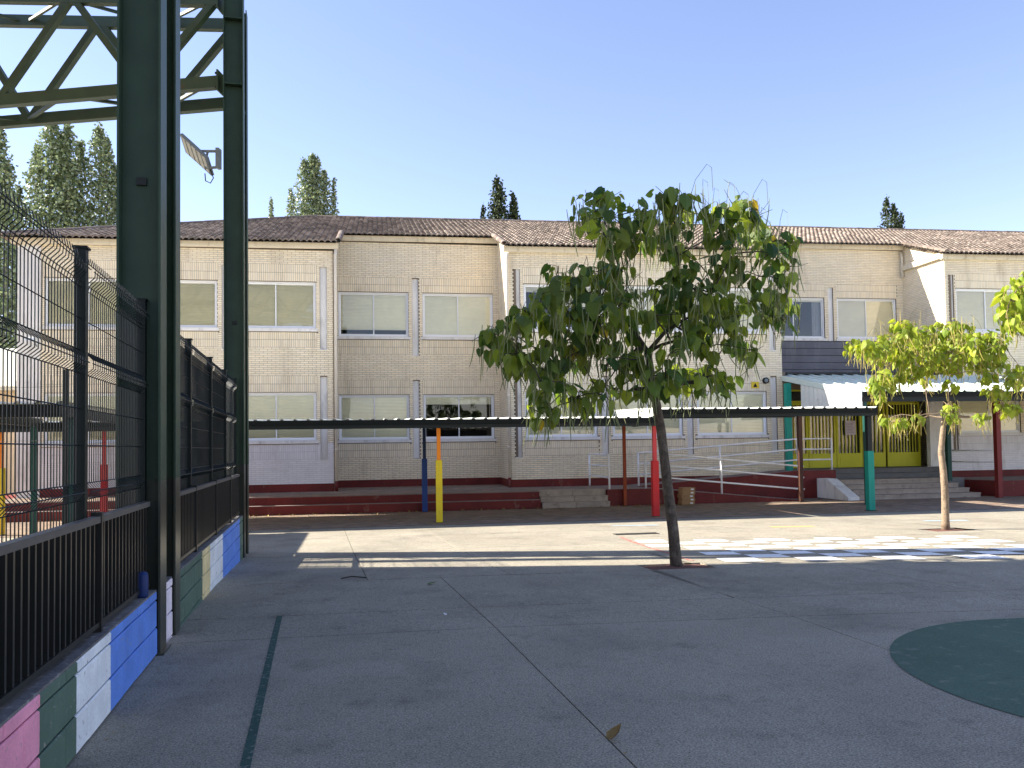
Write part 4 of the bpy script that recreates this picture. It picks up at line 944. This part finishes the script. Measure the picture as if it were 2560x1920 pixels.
def TPx(base, s, o, z): p = np.array(base)+TU*s+TN*o; return (p[0], p[1], z)
bs2 = np.array(FP(-1.44, 14.06, 0)[:2]); bs1 = np.array(FP(-1.44, 6.80, 0)[:2])
truss('green steel box truss meeting the far column under the court roof', bs2, 8)
truss('green steel box truss over the foreground column above the frame', bs1, 8)
cr_ = thing('court_roof', 'pale sheet roof high over the covered court at top left', 'roof', TPx(bs2, -8, 0, 9.3))
def RP(s, o, z): return TPx(bs2, s, o, z)
b = MB(RP)
for s0, s1 in ((-20.0, -5.0), (-5.0, .0)):
    b.hexa([(s0, -34, roof_z(s0)+.20), (s1, -34, roof_z(s1)+.20), (s1, -.7, roof_z(s1)+.20), (s0, -.7, roof_z(s0)+.20), (s0, -34, roof_z(s0)+.24), (s1, -34, roof_z(s1)+.24), (s1, -.7, roof_z(s1)+.24), (s0, -.7, roof_z(s0)+.24)])
b.build('roof_sheet', 'roof_sheet_white', cr_)
for i in range(12):
    s = -.4-i*1.7; MB(RP).bar((s, -33.9, roof_z(s)+.14), (s, -.72, roof_z(s)+.14), .06, .11).build('purlin', 'truss_steel', cr_)
MB(RP).box(-.22, -.04, -34, -.9, roof_z(0)+.26, roof_z(0)+.42).build('gutter', 'truss_steel', cr_)

# floodlight on the far column
fl = thing('floodlight', 'tilted rectangular floodlight on an arm at the far green column', 'floodlight', TPx(bs2, -.3, -.1, 6.4))
def LP(s, o, z): return TPx(bs2, s, o, z)
a0 = np.array((-.80, 6.78)); a1 = np.array((-.36, 6.20)); dd = (a1-a0)/np.linalg.norm(a1-a0); nn_ = np.array((dd[1], -dd[0]))*-1
LA = np.array((.43, 0, -.40)); LB = np.array((.03, .14, -.25)); LO = np.array((-.62, -.30, 6.58)); LNn = np.cross(LA, LB); LNn = LNn/np.linalg.norm(LNn); LNn = LNn if LNn[2] > 0 else -LNn
def lampbox(m0, m1, t0, t1, o0, o1, mtl, name):
    pt = lambda m, t, o: tuple(LO+LA*m+LB*o+LNn*t)
    return MB(LP).hexa([pt(m0, t0, o0), pt(m1, t0, o0), pt(m1, t0, o1), pt(m0, t0, o1), pt(m0, t1, o0), pt(m1, t1, o0), pt(m1, t1, o1), pt(m0, t1, o1)]).build(name, mtl, fl)
LL = 1.0
lampbox(0, 1, 0, .06, 0, 1, 'lamp_grey', 'housing'); lampbox(.05, .95, -.006, -.001, .06, .94, 'lamp_face', 'lens')
for i in range(1, 5): lampbox(i/5-.012, i/5+.012, -.012, -.0065, .06, .94, 'lamp_grey', 'grille_bar')
MB(LP).bar((-.03, -.2, 6.31), (-.42, -.2, 6.33), .03, .035).build('arm', 'lamp_grey', fl); MB(LP).bar((-.03, -.2, 6.05), (-.25, -.2, 6.05), .03, .035).build('arm', 'lamp_grey', fl); MB(LP).bar((-.20, -.2, 6.32), (-.26, -.2, 6.11), .02, .03).build('arm_brace', 'lamp_grey', fl)
MB(LP).box(-.05, .0, -.26, -.14, 6.03, 6.35).build('bracket', 'lamp_grey', fl)
MB(LP).tube([(-.26, -.2, 6.12), (-.15, -.2, 6.0), (-.11, -.2, 5.88), (-.16, -.2, 5.80), (-.24, -.2, 5.84), (-.25, -.2, 5.96)], .009, 5).build('cable', 'black_rubber', fl)
tag(MB(FP).lathe((-1.205, 6.32, .485), [(.01, .001), (.035, .001), (.038, .02), (.038, .15), (.03, .175), (.014, .18), (.01, .181)], 14).build('bottle', 'bottle_blue', None, smooth=True), 'blue plastic bottle on the wall ledge behind the railing by the big column', 'bottle')

# ---------------------------------------------------------------- trees with big heart leaves and hanging pods
leaf_mesh = {}
def get_leaf(m):
    if m not in leaf_mesh:
        me = bpy.data.meshes.new('leaf'); me.from_pydata(LV, [], LF); me.materials.append(MATS[m]); leaf_mesh[m] = me
    return leaf_mesh[m]
def catalpa(label, base, trunk, clusters, leafm, podm, barkm, lsize, per, pod_per, r_base, seed, singles=300, yellow=.0, spread=.3):
    """trunk: polyline; clusters: (x, y, z, radius); limbs grow to each cluster from the nearest wood"""
    rg = np.random.default_rng(seed)
    t = thing('catalpa_tree', label, 'tree', base, 'trees with big heart shaped leaves on the court')
    n = len(trunk); rads = [r_base*(1.15 if i == 0 else 1-.45*i/(n-1)) for i in range(n)]
    tb = MB(); tb.tube(trunk, rads, 14)
    # bark unevenness
    v = np.array(tb.v); c = np.array(trunk[0]); ph = v[:, 2]*7+np.arctan2(v[:, 1]-c[1], v[:, 0]-c[0])*3
    for i in range(n):
        s = slice(i*14, (i+1)*14); ctr = np.array(trunk[i]); v[s] = ctr+(v[s]-ctr)*(1+.05*np.sin(ph[s])[:, None]+rg.uniform(-.03, .03, (14, 1)))
    tb.v = [tuple(k) for k in v]; tb.build('trunk', barkm, t, smooth=True)
    nodes = [(np.array(trunk[i]), rads[i]) for i in range(n//2, n)]
    wood = MB(); top = np.array(trunk[-1]); cl = sorted(clusters, key=lambda k: np.linalg.norm(np.array(k[:3])-top))
    tips = []
    for k in cl:
        p = np.array(k[:3]); best = None
        for q, r in nodes:
            d = np.linalg.norm(p-q)+.5*max(0, q[2]-p[2]); d -= r*3
            if best is None or d < best[0]: best = (d, q, r)
        q, r = best[1], best[2]; L = np.linalg.norm(p-q); m = max(3, int(L/.18)+2)
        mid = (p+q)/2+np.array((0, 0, .12*L))+rg.normal(0, .05*L+.01, 3); r0 = max(.009, min(r*.72, .05)); r1 = max(.006, r0*.5)
        pts = [(1-u)**2*q+2*u*(1-u)*mid+u*u*p+(rg.normal(0, .012, 3) if 0 < u < 1 else 0) for u in np.linspace(0, 1, m)]; rr = list(np.linspace(r0, r1, m))
        wood.tube(pts, rr, 6)
        for a, b in zip(pts[1:], rr[1:]): nodes.append((a, b))
        for w in range(4):
            e = p+rg.normal(0, .6, 3)*k[3]*np.array((1, 1, .7)); e[2] += .02; wood.tube([p, (p+e)/2+rg.normal(0, .02, 3), e], [r1, r1*.7, .003], 4); tips.append(e)
    wood.build('limbs', 'twig' if barkm == 'bark' else 'bark_lit', t, smooth=True)
    mats_ = []; pods = MB()
    for (x, y, z, rad) in clusters:
        cnt = int(per*(rad/spread)**1.6*rg.uniform(.85, 1.15))
        for i in range(cnt):
            d = rg.normal(0, 1, 3); d /= np.linalg.norm(d); rr = rad*rg.uniform(.25, 1.05)**.7; p = np.array((x, y, z))+d*rr*np.array((1.1, 1.1, .85))
            az = math.atan2(d[1], d[0])+rg.normal(0, .7); droop = R(rg.uniform(35, 95)) if d[2] < .5 else R(rg.uniform(5, 60)); roll = rg.normal(0, .45); s = lsize*rg.uniform(.45, 1.25)
            # leaf axis +Y points outward and hangs down by "droop"
            mt = Matrix.Rotation(az-math.pi/2, 3, 'Z') @ Matrix.Rotation(-droop, 3, 'X') @ Matrix.Rotation(roll, 3, 'Y')
            mats_.append((p, mt, s))
        for i in range(int(pod_per*(rad/spread)*rg.uniform(.4, 1.7))):
            p = np.array((x, y, z))+rg.normal(0, .6, 3)*rad*np.array((1, 1, .5)); L = rg.uniform(.22, .48)*lsize/.17; sw = rg.normal(0, .05, 2)
            if rg.random() < .045:            # stiff old stalks that stick up, bent over
                pts = [p, p+np.array((sw[0], sw[1], .2)), p+np.array((sw[0]*3, sw[1]*3, .34)), p+np.array((sw[0]*3+.06, sw[1]*3, .30)), p+np.array((sw[0]*3+.07, sw[1]*3, .02))]; pods.tube(pts, .0035, 3, cap=False)
            else:
                pts = [p+np.array((0, 0, .05)), p+np.array((sw[0]*.4, sw[1]*.4, -L*.35)), p+np.array((sw[0]*.9, sw[1]*.9, -L*.7)), p+np.array((sw[0]*1.5, sw[1]*1.5, -L))]; pods.tube(pts, [.004, .0065, .0065, .003], 4, cap=False)
    mats_.sort(key=lambda k: k[0][1]-k[2]*2)
    fol = MB(); ye = MB()
    for i, (p, mt, s) in enumerate(mats_):
        if i < singles:
            o = inst(get_leaf(leafm), 'leaf', t, tuple(p), mt.to_euler(), (s, s, s*rg.uniform(.7, 1.5)))
        else:
            v = (LVa*np.array((s, s, s*rg.uniform(.7, 1.5)))) @ np.array(mt).T + p; tgt = ye if rg.random() < yellow else fol
            n0 = len(tgt.v); tgt.v += v.tolist(); tgt.f += [tuple(n0+k for k in f) for f in LF]
    fol.build('foliage', leafm, t, kind='stuff')
    if ye.f: ye.build('yellowing_leaves', 'leaf_yellow', t, kind='stuff')
    pods.build('seed_pods', podm, t, kind='stuff')
    return t
rg1 = np.random.default_rng(5)
def cl_from(px, x0, y0, sc, yb, dep, rad):
    out = []
    for k in px:
        u, v = x0+k[0]*sc, y0+k[1]*sc; dy = k[3] if len(k) > 3 else rg1.uniform(-dep, dep)
        p = at_y(u, v, yb+dy); out.append((p[0], p[1], p[2], k[2] if len(k) > 2 else rad*rg1.uniform(.8, 1.15)))
    return out
# near tree: clump centres as the crown shows them, spread in depth round the trunk
T1 = [(720, 230, .26), (830, 180, .20), (690, 320, .22), (860, 300, .26), (800, 400, .18), (980, 270, .24), (1050, 320, .22), (1190, 190, .22), (1270, 190, .20), (1290, 270, .18), (1130, 300, .24), (1240, 350, .22), (950, 430, .22), (1080, 430, .24), (1190, 450, .2), (1260, 500, .18), (1260, 590, .22), (900, 500, .16), (850, 420, .2),
      (1500, 250, .18), (1600, 240, .22), (1700, 230, .20), (1740, 290, .18), (1560, 350, .26), (1680, 370, .26), (1470, 300, .12), (1500, 400, .2), (1800, 430, .24), (1890, 440, .22), (1820, 520, .24), (1920, 600, .2), (1600, 520, .2), (1470, 590, .18), (1560, 620, .2), (1870, 680, .22), (1750, 660, .18),
      (520, 640, .2), (600, 700, .24), (500, 750, .24), (420, 800, .2), (700, 640, .22), (790, 620, .18), (900, 630, .22), (700, 760, .26), (820, 730, .26), (940, 740, .26), (600, 830, .26), (740, 850, .28), (880, 860, .28), (330, 880, .2), (300, 940, .2), (210, 960, .18), (140, 1010, .2), (110, 1080, .18), (200, 1080, .22), (420, 900, .2), (520, 930, .24), (640, 960, .24), (800, 950, .22), (960, 960, .24),
      (1130, 740, .24), (1230, 760, .26), (1340, 730, .22), (1330, 820, .26), (1450, 760, .22), (1470, 850, .26), (1560, 840, .22), (1640, 900, .22), (1180, 860, .26), (1100, 900, .24), (1300, 920, .26), (1420, 950, .22), (1540, 930, .2), (1700, 820, .2), (1830, 790, .2), (1880, 830, .2), (1830, 900, .2), (1900, 930, .16), (1770, 880, .16),
      (270, 1130, .2), (340, 1190, .2), (260, 1220, .14), (440, 1110, .2), (560, 1070, .18), (690, 1090, .2), (640, 1150, .18), (430, 1230, .18), (500, 1240, .16), (420, 1300, .14), (560, 1180, .16), (410, 1390, .14), (350, 1460, .1), (430, 1500, .16), (470, 1480, .14), (560, 1370, .14), (640, 1400, .13), (690, 1440, .13), (590, 1340, .1), (790, 1330, .13), (820, 1400, .12), (880, 1350, .12), (740, 1310, .1), (830, 1170, .12), (870, 1240, .1), (830, 1080, .14),
      (1000, 1100, .2), (950, 1200, .18), (1030, 1170, .2), (1080, 1260, .2), (1130, 1320, .2), (1060, 1350, .16), (1180, 1280, .18), (1210, 1130, .16), (1290, 1050, .2), (1380, 1000, .2), (1300, 1260, .2), (1330, 1330, .16), (1380, 1060, .18), (1430, 1100, .16), (1590, 1050, .14), (1650, 1060, .16), (1700, 1110, .14), (1620, 1130, .12), (1420, 1290, .16), (1500, 1270, .16), (1560, 1290, .14), (1540, 1340, .12), (1450, 1210, .14)]
TB1 = (3.86, 10.36)
def tr_pt(u, v, y): p = at_y(u, v, y); return tuple(p)
trunk1 = [(3.86, 10.36, gz(10.36)-.05), tr_pt(1690, 1405, 10.36), tr_pt(1683, 1330, 10.36), tr_pt(1672, 1240, 10.36), tr_pt(1661, 1150, 10.38), tr_pt(1652, 1070, 10.4), tr_pt(1640, 1000, 10.4), tr_pt(1628, 940, 10.42), tr_pt(1620, 880, 10.42)]
c1l = cl_from(T1, 1180, 420, .41, 10.4, .95, .22)
catalpa('dark shaded catalpa tree with leaning trunk and hanging pods on the near court', (3.86, 10.36, gz(10.36)-.03), trunk1, c1l, 'leaf_dark', 'pod_green', 'bark', .175, 12.5, 9.0, .082, 3, yellow=.006, spread=.2)
T2 = [(260, 780, .2), (330, 800, .2), (420, 790, .22), (500, 750, .22), (590, 690, .22), (640, 590, .16), (680, 640, .18), (720, 600, .14), (560, 830, .24), (460, 870, .2), (660, 800, .26), (700, 880, .22), (790, 700, .22), (830, 660, .18), (780, 790, .26), (880, 760, .24), (900, 840, .26), (960, 700, .2), (1010, 620, .18), (1080, 600, .16), (1150, 590, .18), (1240, 610, .14), (1100, 700, .24), (1180, 720, .24), (1010, 800, .26), (1110, 830, .28), (1230, 810, .26), (1280, 740, .2), (1330, 830, .24), (1400, 700, .2), (1460, 690, .18), (1520, 740, .2), (1480, 820, .22), (1420, 900, .24), (1500, 900, .2), (1330, 930, .24), (1200, 940, .24), (1100, 960, .24), (970, 930, .24), (840, 960, .22), (760, 1000, .18), (470, 1040, .2), (540, 1080, .2), (620, 1060, .2), (450, 1130, .18), (480, 1220, .12), (700, 1040, .16), (880, 1060, .14), (1100, 1100, .12), (510, 1410, .13), (570, 1430, .12), (640, 1420, .12), (700, 1440, .12), (790, 1390, .1), (850, 1400, .07), (1100, 1370, .13), (1140, 1390, .1), (1080, 1310, .12), (1340, 1380, .12), (1390, 1390, .1), (1450, 1160, .18), (1520, 1200, .18), (1540, 1290, .16), (1620, 1320, .16), (1420, 1020, .2), (1650, 1030, .2), (1700, 1100, .2), (1600, 1080, .16), (1700, 1000, .16)]
c2l = cl_from(T2, 2060, 640, .2894, 14.75, 1.0, .2)
trunk2 = [(10.96, 14.71, gz(14.7)-.05), tr_pt(2364, 1300, 14.71), tr_pt(2362, 1230, 14.71), tr_pt(2358, 1170, 14.71), tr_pt(2352, 1130, 14.71), tr_pt(2356, 1090, 14.71), tr_pt(2360, 1050, 14.71), tr_pt(2362, 1020, 14.71)]
catalpa('sunlit yellow green catalpa tree with pale trunk in front of the entrance', (10.96, 14.71, gz(14.7)-.03), trunk2, c2l, 'leaf_bright', 'pod_tan', 'bark_lit', .135, 27, 12, .075, 4, spread=.2)
T3 = [(2545, 720, .22), (2525, 750, .2), (2560, 760, .26), (2515, 790, .16), (2550, 810, .2), (2570, 700, .24), (2600, 740, .3), (2640, 700, .35), (2640, 800, .35), (2700, 760, .4), (2760, 720, .4), (2700, 860, .4), (2780, 840, .4), (2850, 780, .4), (2720, 620, .35), (2800, 600, .35), (2900, 880, .35)]
c3l = cl_from(T3, 0, 0, 1, 11.2, .6, .3)
trunk3 = [(11.0, 11.3, gz(11.3)-.05), (11.0, 11.3, .8), (10.97, 11.3, 1.6), (11.0, 11.28, 2.3)]
catalpa('bright catalpa tree whose branch tips reach in at the right edge', (11.0, 11.3, gz(11.3)-.03), trunk3, c3l, 'leaf_bright', 'pod_tan', 'bark_lit', .145, 22, 5, .08, 9, singles=60, spread=.2)

# ---------------------------------------------------------------- far trees and outbuilding
def poplar(label, x, y, plumes, seed, leafm='poplar', ls=.17, n_per=2700, trunk=True, cat='tree', nm='poplar_tree'):
    rg = np.random.default_rng(seed); t = thing(nm, label, cat, (x, y, -.3), 'trees behind the school')
    if trunk: MB().tube([(x, y, -.35), (x, y, 4), (x, y, 9)], [.28, .2, .1], 8).build('trunk', 'poplar_bark', t, smooth=True)
    b = MB(); br = MB()
    for (dx, dy, z0, z1, r) in plumes:
        br.tube([(x+dx*.3, y+dy*.3, z0), (x+dx, y+dy, (z0+z1)/2), (x+dx, y+dy, z1-.6)], [.09, .05, .01], 5)
        n = int(n_per*(z1-z0)*r/6); r = r*1.35
        u = rg.random(n); z = z0+(z1-z0)*u; prof_ = np.where(u < .65, 1.0, np.clip(1-(u-.65)/.37, 0, 1)**.7)
        a = rg.uniform(0, 6.283, n); rr = r*prof_*(1-.3*np.sin(z*2.3+dx*9+a*2)*np.cos(z*5.1+dx))*rg.random(n)**.6
        a = np.round(a*1.9)/1.9+rg.normal(0, .17, n)      # upright wisps: leaves gather on vertical strands
        p = np.stack([x+dx+rr*np.cos(a), y+dy+rr*np.sin(a), z+rg.normal(0, .1, n)], 1); sz = ls*rg.uniform(.5, 1.15, n)
        e1 = rg.normal(0, 1, (n, 3)); e1 /= np.linalg.norm(e1, axis=1)[:, None]; e2 = np.cross(e1, rg.normal(0, 1, (n, 3))); e2 /= np.linalg.norm(e2, axis=1)[:, None]
        q = np.stack([p, p+(e1*.5+e2*.45)*sz[:, None], p+e2*1.1*sz[:, None], p+(e2*.45-e1*.5)*sz[:, None]], 1).reshape(-1, 3); k = len(b.v)
        b.v += q.tolist(); b.f += [(k+4*i, k+4*i+1, k+4*i+2, k+4*i+3) for i in range(n)]
    br.build('branches', 'poplar_bark', t); b.build('crown', leafm, t); return t
def top_at(u, v, y): p = at_y(u, v, y); return p
def pop_px(label, u, vtop, y, w, seed, extra=(), z0=3.0, **kw):
    p = top_at(u, vtop, y); pl = [(0, 0, z0, p[2], w)]
    for (du, vt, ww) in extra: q = top_at(u+du, vt, y); pl.append((q[0]-p[0], rng.uniform(-.8, .8), z0, q[2], ww))
    return poplar(label, p[0], y, pl, seed, **kw)
pop_px('leftmost tall poplar cut by the left edge of the picture', 0, 325, 47, .95, 1, ((25, 420, .7), (-30, 380, .9)))
pop_px('widest tall poplar behind the left end of the roof', 130, 300, 49, 1.25, 2, ((40, 312, .9), (-42, 360, .8), (15, 330, .9), (-75, 470, .55)))
pop_px('tall poplar just left of the foreground column', 248, 318, 50, .95, 3, ((-45, 360, .8), (42, 420, .8), (25, 350, .7)))
pop_px('dense poplar hidden behind the foreground column', 345, 360, 50, 1.0, 12, ((40, 430, .7),), n_per=500)
pop_px('bushy poplar top above the hip of the roof', 780, 388, 62, .9, 4, ((-20, 402, .8), (30, 420, .8), (55, 445, .3), (-50, 480, .5), (-105, 492, .28), (10, 392, .9)), z0=9)
pop_px('taller dark cypress behind the middle of the ridge', 1243, 446, 60, .95, 5, ((-32, 505, .35), (5, 470, .9)), z0=8, leafm='cypress', ls=.22, nm='cypress_tree', n_per=1500)
pop_px('shorter dark cypress beside the taller one behind the ridge', 1282, 487, 60, .6, 6, ((8, 500, .5),), z0=8, leafm='cypress', ls=.22, nm='cypress_tree', n_per=1500)
pop_px('small pointed cypress above the right part of the ridge', 2216, 497, 62, .7, 7, ((22, 520, .5), (40, 532, .4), (8, 515, .6)), z0=9, leafm='cypress', ls=.2, nm='cypress_tree', n_per=1500)
ob = thing('outbuilding', 'low cream outbuilding with a pale sloping roof beyond the left end', 'building', (-17, 36, PV))
MB().box(-24, -12.0, 34, 42, PV, 3.9).build('wall', 'house_cream', ob)
MB().hexa([(-24.4, 33.5, 3.9), (-11.6, 33.5, 3.9), (-11.6, 42.4, 3.9), (-24.4, 42.4, 3.9), (-24.4, 33.5, 4.05), (-11.6, 33.5, 4.05), (-11.6, 38, 6.0), (-24.4, 38, 6.0)]).build('roof', 'roof_sheet_white', ob)
MB().box(-13.2, -12.9, 33.9, 34.0, PV, 2.1).build('door', 'steel_dark', ob)

# ---------------------------------------------------------------- small fittings and debris
wl = thing('wall_lamp', 'small white lamp on an arm at the left end of the building', 'lamp', (-10.05, 26.95, 4.85))
MB().tube([(-10.05, 26.98, 4.75), (-10.05, 26.75, 4.9)], .018, 6).build('arm', 'lamp_grey', wl); MB().hexa([(-10.2, 26.45, 4.86), (-9.92, 26.45, 4.86), (-9.92, 26.75, 4.92), (-10.2, 26.75, 4.92), (-10.15, 26.5, 4.96), (-9.97, 26.5, 4.96), (-9.97, 26.7, 5.0), (-10.15, 26.7, 5.0)]).build('head', 'bowl_white', wl)
cp = at_y(1587, 1060, 22.0)
cl_ = thing('dome_lamp', 'round grey dome lamp hanging under the walkway canopy left of the tree trunk', 'lamp', (cp[0], cp[1], 2.05))
MB().lathe((cp[0], cp[1], 2.0), [(.02, .02), (.08, .03), (.13, .07), (.15, .13), (.15, .16), (.05, .17)], 16).build('shade', 'lamp_grey', cl_, smooth=True); MB().tube([(cp[0], cp[1], 2.16), (cp[0], cp[1], 2.25)], .02, 6).build('stem', 'steel_dark', cl_)
b = MB(); rgd = np.random.default_rng(21)
for i in range(150):
    x = rgd.uniform(-1, 9); y = rgd.uniform(3.4, 18.5)
    if i % 3 == 0: q = FP(-1.1+abs(rgd.normal(0, .06)), rgd.uniform(3, 13.5), 0); x, y = q[0], q[1]
    sc = rgd.uniform(.008, .026); rot = np.array(Matrix.Rotation(rgd.uniform(0, 6.28), 3, 'Z') @ Matrix.Rotation(rgd.uniform(-.4, .4), 3, 'X')); v = (LVa*np.array((.6, 1, -1.2))*sc) @ rot.T; v[:, 2] -= v[:, 2].min()-.002
    k = len(b.v); b.v += [tuple(p) for p in v+np.array((x, y, gz(y)))]; b.f += [tuple(k+m for m in f) for f in LF]
o = b.build('ground_debris', 'dry_leaf', None, kind='stuff'); o['label'] = 'scattered crumbs of dry leaf on the court'
